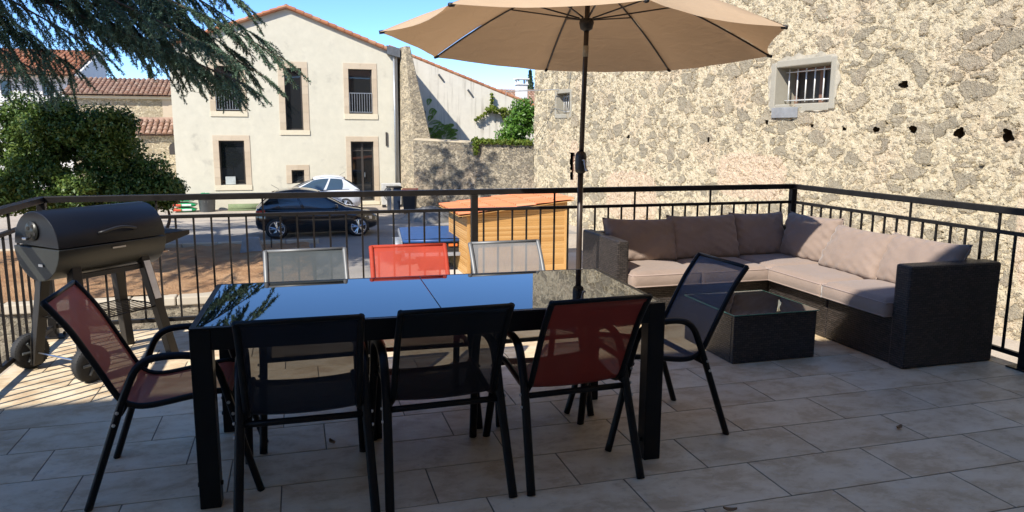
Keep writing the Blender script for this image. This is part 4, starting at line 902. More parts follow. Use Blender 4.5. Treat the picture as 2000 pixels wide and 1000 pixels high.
# ================================================================== WHITE WALL AND THINGS BEHIND
ww = thing('white_gable_wall', 'weathered white wall with a sloping tiled edge behind the pebble wall', 'wall', (0, 37, 0))
m = MB(); m.prism([(4.6, G), (12.4, G), (12.4, 2.50), (5.3, 5.12), (4.6, 5.36)], 'y', 0, 0.35); m.build('wall_face', M_['whitewall'], ww)
tv = MB(); a = Vector((4.5, 0.1, 5.44)); b = Vector((12.5, 0.1, 2.52)); n = 26
for i in range(n): tv.tube([a.lerp(b, i / n) + Vector((0, -.05, .01)), a.lerp(b, (i + 1.08) / n) + Vector((0, -.05, .02))], [0.08, 0.095], 8)
tv.build('edge_tiles', M_['redtile'], ww, uv=False)
for (px, pz) in ((7.0, 4.05), (8.45, 3.35)):
    q = MB().tube([(px - .12, -.06, pz + .16), (px + .12, -.03, pz - .14)], 0.05, 6); q.build('drain_spout', M_['zinc'], ww)
ch = thing('white_chimney', 'white rendered chimney stack with a flat cap above the tiled roof', 'chimney', (12.6, 42, 0))
MB().box(-0.28, 0.28, -0.3, 0.3, 2.4, 4.10).build('stack', M_['white'], ch, bevel=0.01)
m = MB(); m.box(-0.33, 0.33, -0.35, 0.35, 4.101, 4.16).box(-0.36, 0.36, -0.38, 0.38, 4.40, 4.47)
for sx in (-.25, .25):
    for sy in (-.25, .25): m.box(sx - .05, sx + .05, sy - .05, sy + .05, 4.16, 4.40)
m.build('cap', M_['white'], ch)
tr_ = thing('tiled_outbuilding', 'low outbuilding with a clay tile roof under the white chimney', 'building', (12.4, 42.5, 0))
MB().box(0, 6, 0, 4, G, 2.75).build('wall', M_['white'], tr_); tile_roof('roof', M_['oldtile'], tr_, (-0.2, -0.3, 2.7), (1, 0, 0), (0, 1, 0.35), 6.4, 4.2)
# far left white house
fh = thing('white_house', 'white house with an orange tile roof seen through the cedar at far left', 'house', (0, 48, 0))
MB().box(-24, -11.501, 0, 6.5, G, 4.45).build('wall', M_['white'], fh)
MB().prism([(-0.25, G), (6.6, G), (6.6, 6.25), (5.9, 6.35), (-0.25, 4.50)], 'x', -11.50, -11.35).build('gable', M_['white'], fh)
tile_roof('roof', M_['redtile'], fh, (-24, -0.6, 4.42), (1, 0, 0), (0, 1, 0.30), 12.5, 6.6, 0.25, 0.42, 0.115)
for x in (-13.0, -15.0, -17.2):
    w_ = MB().box(x - .25, x + .25, -0.03, 0.02, 3.3, 4.1).build('window', M_['winframe'], fh); MB().box(x - .2, x + .2, -0.05, -0.031, 3.35, 4.05).build('pane', M_['pane'], w_)
# middle building with the long tiled roof
mbd = thing('stone_barn', 'low pale stone barn with a long clay tile roof left of the house', 'building', (0, 42, 0))
MB().box(-10.5, -4.6, 0, 6, G, 3.0).build('wall', M_['churchwall'], mbd)
MB().box(-6.3, -5.75, -0.03, -0.001, G, 3.0).build('quoin', M_['surround'], mbd)
MB().box(-10.6, -4.6, -0.18, 0.0, 3.0, 3.14).build('cornice', M_['sill'], mbd)
tile_roof('roof', M_['oldtile'], mbd, (-10.7, -0.35, 3.17), (1, 0, 0), (0, 1, 0.36), 6.2, 2.75, 0.225, 0.38, 0.105)
ln = thing('lean_to', 'small lean-to with a steep clay tile roof beside the house corner', 'building', (0, 38.4, 0))
MB().box(-6.9, -4.7, 0, 3, G, 1.25).build('wall', M_['churchwall'], ln)
tile_roof('roof', M_['oldtile'], ln, (-7.05, -0.25, 1.26), (1, 0, 0), (0, 1, 0.46), 2.35, 1.95, 0.24, 0.4, 0.11)
wa = MB(); wa.prism([(-5.60, 0.35), (-5.20, 0.35), (-5.20, 0.70), (-5.27, 0.84), (-5.40, 0.90), (-5.53, 0.84), (-5.60, 0.70)], 'y', -0.02, 0.01); wa.build('arched_window', M_['winframe'], ln)

# ================================================================== YARD OBJECTS
# shed
sd_ = thing('garden_shed', 'small pine clad garden shed with an orange tile sheet roof', 'shed', (0, 0, 0))
sx0, sx1, sy0, sy1 = 3.72, 6.12, 16.6, 18.75
def ztop(x): return -0.37 + (x - sx0) / (sx1 - sx0) * 0.27
pm = MB(); ph_ = 0.055; z = G + 0.02
while z < -0.15:
    zt_ = z + ph_ - 0.002
    xa = sx0 + 0.06 if zt_ < ztop(sx0) else sx0 + (zt_ + 0.37) / 0.27 * (sx1 - sx0)
    if xa < sx1 - 0.1: pm.prism([(sy0 + 0.004, z), (sy0 + 0.03, z), (sy0 + 0.03, zt_), (sy0 + 0.008, zt_), (sy0, zt_ - 0.010)], 'x', max(xa, sx0 + .06), sx1 - 0.05)
    if zt_ < ztop(sx0): pm.prism([(sx0 + 0.004, z), (sx0 + 0.03, z), (sx0 + 0.03, zt_), (sx0 + 0.008, zt_), (sx0, zt_ - 0.010)], 'y', sy0 + 0.06, sy1 - 0.05)
    z += ph_
pm.build('cladding', M_['pine'], sd_, uv=False)
MB().box(sx0 + .03, sx1 - .03, sy0 + .031, sy1 - .03, G, -0.40).build('inner_wall', M_['pine'], sd_, uv=False)
fm = MB()
for (x, y) in ((sx0 - .004, sy0 - .004), (sx1 - .052, sy0 - .004), (sx0 - .004, sy1 - .05)): fm.box(x, x + .062, y, y + .062, G, ztop(x) - .002)
fm.prism([(sx0 + .06, -0.42), (sx1 - .053, -0.42), (sx1 - .053, ztop(sx1) - .005), (sx0 + .06, ztop(sx0) - .005)], 'y', sy0 + .012, sy0 + .028)
fm.build('corner_posts', M_['pine'], sd_, uv=False, bevel=0.004)
O = Vector((sx0 - 0.22, sy1 + 0.25, ztop(sx0 - .22) + 0.01)); V = Vector((1, 0, 0.1125)).normalized()
rf = MB(); per = 0.19; Lr = sy1 - sy0 + 0.40; NU = int(Lr / per * 8); rows = 6; lv = 2.78
rng = random.Random(3)
for r in range(rows):
    for c in range(int(Lr / per)):
        va, vb = r * lv / rows - 0.01, (r + 1) * lv / rows + 0.02
        def tf(u, v, c=c, va=va, vb=vb):
            s_ = (c + u) * per; h = 0.030 * max(-0.5, math.cos(2 * math.pi * u + math.pi)) + 0.022 * (1 - v)
            q = O + V * (va + (vb - va) * v) + Vector((0, -s_, h + 0.02)); return q
        rf.grid(tf, 8, 1)
rf.build('roof', M_['shedtile'], sd_, True, fix=False, uv=False)
rb_ = MB(); rb_.add([O + Vector((0, 0, -.02)), O + V * lv + Vector((0, 0, -.02)), O + V * lv + Vector((0, -Lr, -.02)), O + Vector((0, -Lr, -.02))], [(0, 1, 2, 3)])
rb_.build('roof_underlay', M_['pine'], sd_, fix=False, uv=False)
MB().box(sx0 - .14, sx0 - .012, 17.0, 17.08, -0.40, -0.31).box(sx0 - .10, sx0 - .03, 17.02, 17.06, -0.50, -0.41).build('spotlight', M_['plastic'], sd_, bevel=0.01)
# trailer with blue cover
tr2 = thing('utility_trailer', 'small road trailer under a flat blue tarpaulin beside the shed', 'trailer', (3.34, 18.75, G + 0.06), -0.10)
MB().box(-0.78, 0.78, -1.15, 1.15, 0.38, 0.70).build('body', M_['dark'], tr2, bevel=0.02)
cvm = MB(); cvm.grid(lambda u, v: (-0.84 + 1.68 * u, -1.2 + 2.4 * v, 0.735 + 0.02 * math.sin(u * 3.14) + 0.008 * mnoise.noise((u * 5, v * 6, 0))), 12, 16); cvm.box(-0.84, 0.84, -1.2, 1.2, 0.66, 0.73); cvm.build('cover', M_['blue'], tr2, True)
MB().box(-0.885, -0.845, -1.22, 1.22, 0.60, 0.71).box(0.845, 0.885, -1.22, 1.22, 0.60, 0.71).build('side_rail', M_['gutter'], tr2, bevel=0.008)
MB().box(0.25, 0.46, -1.185, -1.151, 0.56, 0.62).build('tail_light', M_['orange'], tr2)
MB().box(-0.80, 0.80, -1.30, -1.16, 0.34, 0.42).build('rear_bar', M_['gutter'], tr2, bevel=0.01)
for s in (-1, 1):
    w_ = MB().lathe([(0.12, -.08), (0.26, -.07), (0.28, 0), (0.26, .07), (0.12, .08)], 24, (s * 0.92, 0.0, 0.28), 'x').build('wheel', M_['rubber'], tr2, True)
    f_ = MB(); f_.grid(lambda u, v: (s * (0.79 + 0.26 * v), 0.36 * math.cos(math.pi * u), 0.26 + 0.38 * math.sin(math.pi * u)), 14, 2); o = f_.build('fender', M_['gutter'], tr2, True); o.modifiers.new('solid', 'SOLIDIFY').thickness = 0.02
# bins and posts
wb = thing('wheelie_bin', 'black wheelie bin with a red lid against the pebble wall', 'bin', (4.42, 30.35, G), -0.25)
MB().add([(-.22, -.24, .06), (.22, -.24, .06), (.22, .24, .06), (-.22, .24, .06), (-.28, -.30, .93), (.28, -.30, .93), (.28, .34, .93), (-.28, .34, .93)], [(0, 3, 2, 1), (4, 5, 6, 7), (0, 1, 5, 4), (1, 2, 6, 5), (2, 3, 7, 6), (3, 0, 4, 7)]).build('body', M_['plastic'], wb, bevel=0.03)
MB().prism([(-.34, .94), (.36, .94), (.38, .97), (.30, 1.04), (-.28, 1.01)], 'x', -.31, .31).build('lid', M_['red'], wb, bevel=0.02)
MB().tube([(-.26, .40, .92), (.26, .40, .92)], .018, 8).build('handle', M_['plastic'], wb)
for s in (-1, 1): MB().lathe([(.10, -.025), (.10, .025)], 18, (s * .24, .25, .10), 'x').build('wheel', M_['rubber'], wb)
bb = thing('blue_bin', 'dark blue bin between the air unit and the red lidded bin', 'bin', (3.95, 31.6, G), 0.1)
MB().add([(-.2, -.2, .03), (.2, -.2, .03), (.2, .2, .03), (-.2, .2, .03), (-.25, -.26, 1.0), (.25, -.26, 1.0), (.25, .26, 1.0), (-.25, .26, 1.0)], [(0, 3, 2, 1), (4, 5, 6, 7), (0, 1, 5, 4), (1, 2, 6, 5), (2, 3, 7, 6), (3, 0, 4, 7)]).build('body', simple('blue_bin_plastic', (0.02, 0.035, 0.07), 0.5), bb, bevel=0.03)
MB().box(-.28, .28, -.3, .28, 1.001, 1.06).build('lid', M_['plastic'], bb, bevel=0.02)
ac = thing('air_unit', 'off-white air conditioning unit standing by the house door', 'air conditioner', (4.05, 33.45, G), 0)
MB().box(-.42, .42, -.20, .16, .12, 1.06).build('casing', M_['acwhite'], ac, bevel=0.015)
gr = MB()
for i in range(5): gr.lathe([(0.10 + .055 * i, -.215), (0.115 + .055 * i, -.215), (0.115 + .055 * i, -.205), (0.10 + .055 * i, -.205)], 28, (0, 0, .60), 'y')
MB().lathe([(.36, -.206), (.36, -.2005)], 28, (0, 0, .60), 'y').build('fan_opening', M_['dark'], ac); gr.build('fan_grille', M_['gutter'], ac)
MB().box(-.4, -.25, -.18, .14, 0, .119).box(.25, .4, -.18, .14, 0, .119).build('foot', M_['plastic'], ac)
for i, (x, w, lab, mt) in enumerate(((3.62, .10, 'dark metal post left of a pale one near the bins', 'zinc'), (3.78, .08, 'pale wooden post standing near the bins', 'kerbstone'))):
    q = MB().box(-w / 2, w / 2, -w / 2, w / 2, 0, 1.0).box(-w / 2 - .015, w / 2 + .015, -w / 2 - .015, w / 2 + .015, 1.0, 1.04).build('post', M_[mt], None, bevel=0.006); q.location = (x, 30.9, G); tag(q, lab, 'post')
# rubble heap under a grey sheet
rh = MB(); rh.grid(lambda u, v: (1.5 * (u - .5), 2.2 * (v - .5), max(0.0, (0.52 * (math.sin(math.pi * u) * math.sin(math.pi * v)) ** 0.6 + 0.10 * mnoise.noise((u * 5, v * 6, 3)) - 0.02)) + 0.03 * math.sin(u * 40 + v * 9) * math.sin(math.pi * u) * math.sin(math.pi * v)), 40, 50)
o = rh.build('tarp_heap', simple('grey_tarp', (0.15, 0.145, 0.135), 0.6, 0, 0.3, 6, 0.4, 20), None, True); o.location = (4.85, 28.2, G + 0.005); o.rotation_euler = (0, 0, .5); tag(o, 'crumpled grey sheet heaped on the ground before the pebble wall', 'tarpaulin')
# bags, tub, turf roll at the foot of the house
random.seed(12)
for i, (lab, c) in enumerate((('lowest of three green and red sacks stacked by the house', 0), ('middle sack of the green and red stack by the house', 1), ('topmost white and green sack of the stack by the house', 2))):
    t = thing('sack', lab, 'sack', (-4.42 + random.uniform(-.05, .05), 33.35, G + 0.005 + 0.20 * i), random.uniform(-.1, .1), 'sacks stacked by the house')
    m = MB()
    def pf(sg):
        return lambda u, v: ((u - .5) * .92, (v - .5) * .55, 0.10 + sg * (0.095 * max(0, (1 - abs(2 * u - 1) ** 3) * (1 - abs(2 * v - 1) ** 3)) ** .5) + 0.012 * mnoise.noise((u * 5 + i, v * 4, sg)))
    m.grid(pf(1), 18, 12); m.grid(pf(-1), 18, 12); m.build('cover', M_['green'] if i != 2 else M_['bagwhite'], t, True)
    b_ = MB(); b_.grid(lambda u, v: ((u * .26 - .40), (v - .5) * .40, pf(1)((u * .26 - .40) / .92 + .5, (v - .5) * .40 / .55 + .5)[2] + .006), 6, 6); b_.grid(lambda u, v: (-.42 + u * .30, -0.262 - .012 * math.sin(v * 3.1), 0.055 + .09 * v), 4, 4); b_.build('printed_panel', M_['red'], t, True)
    w_ = MB(); w_.grid(lambda u, v: (-.08 + u * .36, -0.265 - .012 * math.sin(v * 3.1), 0.06 + .08 * v), 4, 4); w_.build('printed_panel', M_['bagwhite'] if i != 2 else M_['green'], t, True)
tb = thing('garden_tub', 'large dark grey plastic tub standing against the house', 'tub', (-3.56, 33.3, G))
MB().lathe([(0.27, 0.0), (0.30, 0.02), (0.345, 0.62), (0.375, 0.63), (0.375, 0.67), (0.345, 0.67), (0.33, 0.60), (0.0, 0.58)], 28).build('body', M_['greyplastic'], tb, True)
MB().box(-.06, .06, -.325, -.312, .42, .48).build('white_sticker', M_['bagwhite'], tb)
gb = MB(); gb.grid(lambda u, v: (math.cos(2 * math.pi * u) * .34 * math.sin(math.pi * v * .5 + .02) * (1 + .2 * mnoise.noise((math.cos(6.28 * u) * 2, math.sin(6.28 * u) * 2, v * 3))), math.sin(2 * math.pi * u) * .30 * math.sin(math.pi * v * .5 + .02), 0.57 + .16 * math.cos(math.pi * v * .5) + .10 * mnoise.noise((u * 9, v * 4, 1))), 30, 10)
o = gb.build('green_bag', M_['green'], None, True); o.location = (-3.62, 33.28, G + .02); tag(o, 'crumpled green plastic bag stuffed into the grey tub', 'bag')
tf_ = MB(); tf_.tube([(-2.75, 33.45, G + .14), (-1.15, 33.45, G + .14)], 0.14, 18); tf_.tube([(-2.76, 33.30, G + .03), (-1.14, 33.30, G + .03)], 0.03, 8)
o = tf_.build('turf_roll', M_['turf'], None, True); tag(o, 'rolled up green artificial turf lying at the foot of the house', 'roll')
o = MB().add([(-.30, -.2, 0), (.30, -.2, 0), (.30, .2, 0), (-.30, .2, 0), (-.21, -.13, .42), (.21, -.13, .42), (.21, .13, .42), (-.21, .13, .42)], [(0, 3, 2, 1), (4, 5, 6, 7), (0, 1, 5, 4), (1, 2, 6, 5), (2, 3, 7, 6), (3, 0, 4, 7)]).build('stone_block', M_['greystone'], None, bevel=0.02)
o.location = (-1.22, 21.3, G + .06); tag(o, 'grey tapered stone block on the soil near the kerb', 'block')
t = thing('garden_spotlight', 'small black garden spotlight on a stake beside the grey stone block', 'lamp', (-0.72, 21.8, G))
MB().tube([(0, 0, 0), (0, 0, .40)], .018, 8).build('stake', M_['plastic'], t); MB().lathe([(.05, -.12), (.09, .10), (.09, .12), (.07, .12)], 14, (0.1, 0, .44), 'x').build('lamp_head', M_['plastic'], t)

# ================================================================== CARS
def car(name, label, loc, rz, paint, roofpaint, st, gh, wb=2.5, rw=0.315, W2=0.86):
    """local +X = forward, rear axle at x=0. st: (x, z_low, z_top, half_width); gh: greenhouse (x_rear_base,x_rear_top,x_front_top,x_front_base,z_belt_rear,z_belt_front,z_roof)"""
    t = thing(name, label, 'car', loc, rz)
    m = MB(); rings = []
    NS = 26; X0, X1 = st[0][0], st[-1][0]
    def interp(x):
        for a, b in zip(st, st[1:]):
            if a[0] <= x <= b[0]:
                k = (x - a[0]) / max(1e-6, b[0] - a[0]); k2 = k * k * (3 - 2 * k); return [a[i] + (b[i] - a[i]) * (k if i == 0 else k2) for i in range(4)]
        return list(st[-1])
    def sect(x):
        _, zl, zt, w = interp(x); h = zt - zl
        half = [(0.0, zl), (w * .80, zl), (w * .95, zl + .10 * h), (w, zl + .35 * h), (w * .995, zl + .62 * h), (w * .965, zl + .84 * h), (w * .90, zl + .96 * h), (w * .70, zt + .012), (w * .35, zt + .022), (0, zt + .026)]
        return [(x, y, z) for y, z in half] + [(x, -y, z) for y, z in reversed(half[1:-1])]
    xs_ = [X0 + (X1 - X0) * (0.5 - 0.5 * math.cos(math.pi * i / NS)) for i in range(NS + 1)]
    vs = []; n = None
    for x in xs_:
        r = sect(x); n = len(r); vs += r
    fs = [(i * n + j, i * n + (j + 1) % n, (i + 1) * n + (j + 1) % n, (i + 1) * n + j) for i in range(NS) for j in range(n)]
    fs += [tuple(range(n - 1, -1, -1)), tuple(NS * n + j for j in range(n))]
    m.add(vs, fs); body = m.build('body', paint, t, True, uv=False)
    # real wheel openings
    cut = MB()
    for x in (0, wb): cut.lathe([(rw + .045, -1.2), (rw + .045, 1.2)], 32, (x, 0, rw), 'y')
    co = cut.build('cutter', paint, None, uv=False); md = body.modifiers.new('arches', 'BOOLEAN'); md.operation = 'DIFFERENCE'; md.object = co; md.solver = 'EXACT'
    dg = bpy.context.evaluated_depsgraph_get(); me = bpy.data.meshes.new_from_object(body.evaluated_get(dg)); body.modifiers.clear(); body.data = me
    bpy.data.objects.remove(co)
    me.materials.clear(); me.materials.append(paint)
    ln_ = MB()
    for x in (0, wb):
        for s in (-1, 1): ln_.lathe([(0.02, s * (W2 - .32)), (rw + .05, s * (W2 - .32)), (rw + .05, s * (W2 - .30))], 24, (x, 0, rw), 'y')
    ln_.box(X0 + .3, X1 - .3, -.5, .5, .14, .5); ln_.build('arch_liner', M_['rubber'], t)
    xa, xb, xc, xd, zr, zf, zz = gh; wb_, wt = W2 * .87, W2 * .66
    # greenhouse: glass hull, then roof and pillars over it
    N1 = 14
    def side(s, off=0.0):
        lo = []; hi = []
        for i in range(N1 + 1):
            k = i / N1; xl = xa + (xd - xa) * k; xh = xb + (xc - xb) * k; cr = math.sin(math.pi * k) ** .7
            lo.append((xl, s * (wb_ * (.90 + .10 * cr) + off), zr + (zf - zr) * k - .03)); hi.append((xh, s * (wt * (.93 + .07 * cr) + off), zz - .13 + .11 * math.sin(math.pi * k) ** .6))
        return lo, hi
    gl = MB()
    for s in (-1, 1):
        lo, hi = side(s); gl.grid(lambda u, v, lo=lo, hi=hi, s=s: tuple(np.array(lo[round(u * N1)]) * (1 - v) + np.array(hi[round(u * N1)]) * v + np.array((0, s * .035 * math.sin(math.pi * v), 0))), N1, 4)
    l0, h0 = side(-1); l1, h1 = side(1)
    for k in (0, N1):
        bow = -.07 if k == 0 else .10
        gl.grid(lambda u, v, k=k, bow=bow: tuple((np.array(l0[k]) * (1 - u) + np.array(l1[k]) * u) * (1 - v) + (np.array(h0[k]) * (1 - u) + np.array(h1[k]) * u) * v + np.array((bow * 4 * u * (1 - u), 0, .02 * math.sin(math.pi * v)))), 8, 4)
    gl.build('windows', M_['carglass'], t, True, uv=False)
    rf = MB()
    rf.grid(lambda u, v: (lambda p, q: (p[0] * (1 - v) + q[0] * v + (4 * v * (1 - v)) * (-.07 if u < .02 else .10 if u > .98 else 0) * .6, p[1] * (1 - v) + q[1] * v, p[2] + .055 * (4 * v * (1 - v)) ** .6 + .006))(h0[round(u * N1)], h1[round(u * N1)]), N1, 12)
    o = rf.build('roof', roofpaint, t, True, uv=False); o.modifiers.new('solid', 'SOLIDIFY').thickness = -.02
    # pillars: strips on each side running from belt to roof
    for s in (-1, 1):
        pi = MB(); lo, hi = side(s, .006)
        def P(k, v): 
            k = max(0, min(N1, k)); i = min(int(k), N1 - 1); f = k - i
            a = np.array(lo[i]) * (1 - f) + np.array(lo[i + 1]) * f; b = np.array(hi[i]) * (1 - f) + np.array(hi[i + 1]) * f
            return a * (1 - v) + b * v + np.array((0, s * .037 * math.sin(math.pi * v), 0))
        def strip(ka, kb, kc, kd):
            pi.grid(lambda u, v: tuple(P((ka + (kb - ka) * u) * (1 - v) + (kc + (kd - kc) * u) * v, v)), 4, 4)
        strip(0, 3.4, 0, 1.5); strip(6.6, 7.15, 6.3, 6.9); strip(13.2, 14, 12.9, 14)
        pi.grid(lambda u, v: tuple(P(14 * u, .90 + .10 * v)), 14, 1)
        pi.build('window_pillars', paint, t, True, uv=False)
        ch_ = MB(); lo, hi = side(s, .012); ch_.tube([(p[0], p[1] * 1.01, p[2] + .018) for p in lo[2:]], .008, 5)
        ch_.build('belt_trim', M_['plastic'], t)
    for s in (-1, 1):
        mm = MB().lathe([(.0, -.05), (.06, -.04), (.075, 0), (.06, .06), (.0, .065)], 12, (0, 0, 0), 'x'); 
        mm.v = [(x, y * 1.35, z) for x, y, z in mm.v]
        o = mm.build('mirror', paint, t, True, uv=False); o.location = (xd - .42, s * (W2 + .07), zf + .06)
        for x in (0, wb):
            y = s * (W2 - .10)
            wq = MB().lathe([(rw - .10, s * .09 + y), (rw - .02, s * .085 + y), (rw, s * .06 + y), (rw, y - s * .08), (rw - .1, y - s * .085)], 36, (x, 0, rw), 'y').build('wheel', M_['rubber'], t, True, uv=False)
            rm_ = MB(); rr = rw - .09
            rm_.lathe([(rr, s * .082 + y), (rr + .018, s * .095 + y), (rr - .012, s * .092 + y), (rr - .015, s * .05 + y)], 36, (x, 0, rw), 'y')
            for q in range(5):
                a = q * 2 * math.pi / 5 + .5
                for da in (-.17, .17):
                    rm_.tube([(x + .03 * math.cos(a), y + s * .088, rw + .03 * math.sin(a)), (x + rr * math.cos(a + da), y + s * .088, rw + rr * math.sin(a + da))], [.030, .020], 6)
            rm_.lathe([(.045, s * .08 + y), (.04, s * .10 + y), (.0, s * .105 + y)], 14, (x, 0, rw), 'y'); rm_.build('rim', M_['alloy'], wq, uv=False)
            MB().lathe([(rr, s * .03 + y), (rr, s * .032 + y)], 24, (x, 0, rw), 'y').build('brake_disc', M_['dark'], wq, uv=False)
        _, zl, zt, w = interp(X1 - .16)
        hl = MB(); hl.grid(lambda u, v: (X1 - .10 - .36 * u, s * (interp(X1 - .10 - .36 * u)[3] * .985 + .004 - .03 * (1 - u) * v), interp(X1 - .1 - .36 * u)[1] + (interp(X1 - .1 - .36 * u)[2] - interp(X1 - .1 - .36 * u)[1]) * (.60 + .24 * v * (1 - .4 * u))), 8, 3)
        o = hl.build('headlight', M_['headlamp'], t, True, uv=False)
        tlg = MB(); tlg.grid(lambda u, v: (X0 + .03 + .26 * u, s * (interp(X0 + .03 + .26 * u)[3] * .99 + .006), .72 + .16 * v + .03 * u), 6, 3); tlg.build('tail_light', M_['redlamp'], t, True, uv=False)
        dl = MB()
        for xq in (xd - .50, xd - 1.52): dl.tube([(xq, s * (W2 * .995 + .002), .34), (xq - .02, s * (W2 + .003), .62), (xq - .03, s * (W2 * .955), zf - .06)], .005, 4)
        dl.build('door_seam', M_['dark'], t)
        MB().tube([(xd - 1.40, s * (W2 + .012), .80), (xd - 1.22, s * (W2 + .012), .80)], .013, 6).build('door_handle', paint, t, True, uv=False)
    MB().box(X1 - .05, X1 + .012, -.45, .45, .30, .42).build('lower_grille', M_['plastic'], t, bevel=.01)
    MB().tube([(xb + .18, 0, zz + .02), (xb - .05, 0, zz + .16)], .006, 5).build('antenna', M_['plastic'], t)
    return t
car('parked_car', 'black three door hatchback with silver wheels parked in the yard', (-0.64, 25.05, G + .006), 0.03, M_['blackpaint'], M_['blackpaint'],
    [(-.62, .42, .80, .60), (-.56, .30, .93, .70), (-.30, .22, .97, .80), (.4, .19, .95, .86), (1.6, .19, .91, .87), (2.1, .19, .93, .87), (2.5, .20, .86, .85), (2.85, .22, .76, .78), (3.08, .27, .66, .66), (3.17, .36, .56, .50)],
    (-.52, -.06, 1.32, 2.22, .97, .91, 1.47))
car('parked_car', 'small silver white car parked behind the black car, nose to the left', (1.92, 32.0, G + .006), math.pi - 0.02, M_['silverpaint'], M_['silverpaint'],
    [(-.66, .42, .80, .60), (-.60, .30, .95, .70), (-.34, .22, 1.0, .80), (.3, .19, .98, .86), (1.5, .19, .92, .87), (2.0, .19, .95, .87), (2.4, .20, .90, .85), (2.75, .22, .82, .78), (3.0, .27, .70, .66), (3.1, .36, .58, .50)],
    (-.58, -.02, 1.20, 2.22, 1.00, .94, 1.49))

# ================================================================== VEGETATION
rngv = np.random.default_rng(7)
def unit(v): return v / np.maximum(np.linalg.norm(v, axis=-1, keepdims=True), 1e-9)
def leaf_quads(P, Nrm, L, Wd, rng, droop=0.0):
    """diamond leaves folded along the midrib, at P with random direction near the plane of Nrm"""
    n = len(P); d = unit(np.cross(Nrm, unit(rng.normal(size=(n, 3))))); d[:, 2] -= droop; d = unit(d); s = unit(np.cross(Nrm, d))
    L = L * rng.uniform(.7, 1.25, (n, 1)); Wd = Wd * rng.uniform(.7, 1.2, (n, 1))
    a = P - d * L * .5; b = P + s * Wd * .5 + Nrm * Wd * .15; c = P + d * L * .5; e = P - s * Wd * .5 + Nrm * Wd * .15
    V = np.stack([a, b, c, e], 1).reshape(-1, 3); F = np.arange(n * 4).reshape(n, 4); return V, F
def crown(name, material, parent, clumps, per, L, Wd, rng, shell=0.55, droop=0.2):
    Vs, Fs, o = [], [], 0
    for (x, y, z, r, sq) in clumps:
        n = int(per * r * r); dirs = unit(rng.normal(size=(n, 3))); rad = r * (shell + (1 - shell) * rng.random((n, 1)) ** .5) * rng.uniform(.85, 1.1, (n, 1))
        # uneven surface
        bump_ = 1 + 0.22 * np.sin(dirs[:, :1] * 7 + x * 3) * np.cos(dirs[:, 1:2] * 6 + y * 2) + 0.15 * np.sin(dirs[:, 2:3] * 9 + z * 5)
        P = np.array([x, y, z]) + dirs * rad * bump_ * np.array([1, 1, sq]); N = unit(dirs + rng.normal(size=(n, 3)) * .7 + np.array([0, 0, .4]))
        V, F = leaf_quads(P, N, L, Wd, rng, droop); Vs.append(V); Fs.append(F + o); o += len(V)
    return rawmesh(name, np.concatenate(Vs), np.concatenate(Fs), material, parent)
def clump_cloud(rng, blobs, k, rr):
    out_ = []
    for (x, y, z, r, sq) in blobs:
        d = unit(rng.normal(size=(k, 3)));
        for q in d: 
            s = r * rng.uniform(.55, 1.0); out_.append((x + q[0] * s, y + q[1] * s, z + q[2] * s * sq, rng.uniform(*rr), .85))
    return out_
# --- big shrub left of the house
t = thing('shrub_tree', 'big dark green bushy tree in front of the far houses, left of the plaster house', 'tree', (-5.2, 22.4, G))
def rel(c, o=(-5.2, 22.4, G)): return [(a - o[0], b - o[1], z - o[2], r, s) for a, b, z, r, s in c]
blobs = [(-5.5, 22.4, 1.35, 1.05, .9), (-6.6, 22.6, 1.35, .95, .95), (-4.6, 22.5, .75, .85, .9), (-3.85, 22.3, .1, .72, .8), (-5.2, 21.9, -.05, .85, .7), (-6.4, 21.8, .1, .8, .8), (-7.9, 22.5, .9, 1.2, 1), (-3.5, 22.3, -.15, .45, .7), (-7.2, 21.9, -.1, .6, .7), (-4.3, 21.9, -.2, .55, .6), (-4.85, 22.3, 1.45, .75, .8), (-5.9, 22.3, 1.75, .6, .8)]
cl = clump_cloud(rngv, rel(blobs), 26, (.24, .44))
crown('crown', M_['shrub'], t, cl, 2900, .11, .055, rngv, .25)
tk = MB()
for (dx, dy, h, lx, ly) in ((0, 0, 2.6, -.4, 0), (.9, .1, 2.0, 1.3, 0), (1.55, .1, 1.3, 1.75, .1), (-1.0, .1, 2.7, -1.5, .1), (.3, -.2, 2.5, .5, -.2)):
    tk.tube(smoothpath([(dx, dy, 0), (dx * .95 + lx * .1, dy, h * .35), (dx * .6 + lx * .5, ly, h * .7), (lx, ly, h)], 4), [.07 - .045 * i / 12 for i in range(13)], 7)
tk.build('trunk', M_['bark'], t, True)
# --- laurel above the pebble wall
t = thing('laurel_bush', 'bright green laurel bush rising above the pebble wall by the stone wall corner', 'bush', (9.9, 32.6, G))
bl = [(9.95, 32.7, 1.75, .62, 1.1), (10.3, 32.8, 2.3, .6, 1), (9.6, 32.5, 1.3, .5, .9), (10.6, 32.6, 1.5, .6, 1.2), (9.35, 32.5, 1.7, .42, 1), (9.15, 32.45, 1.25, .36, .9), (9.8, 32.6, 2.35, .4, 1)]
cl = clump_cloud(rngv, rel(bl, (9.9, 32.6, G)), 12, (.22, .38)); crown('crown', M_['laurel'], t, cl, 620, .21, .075, rngv, .3, .6)
MB().tube([(0, .1, 0), (.05, .1, 3.6)], [.05, .02], 7).build('trunk', M_['bark'], t)
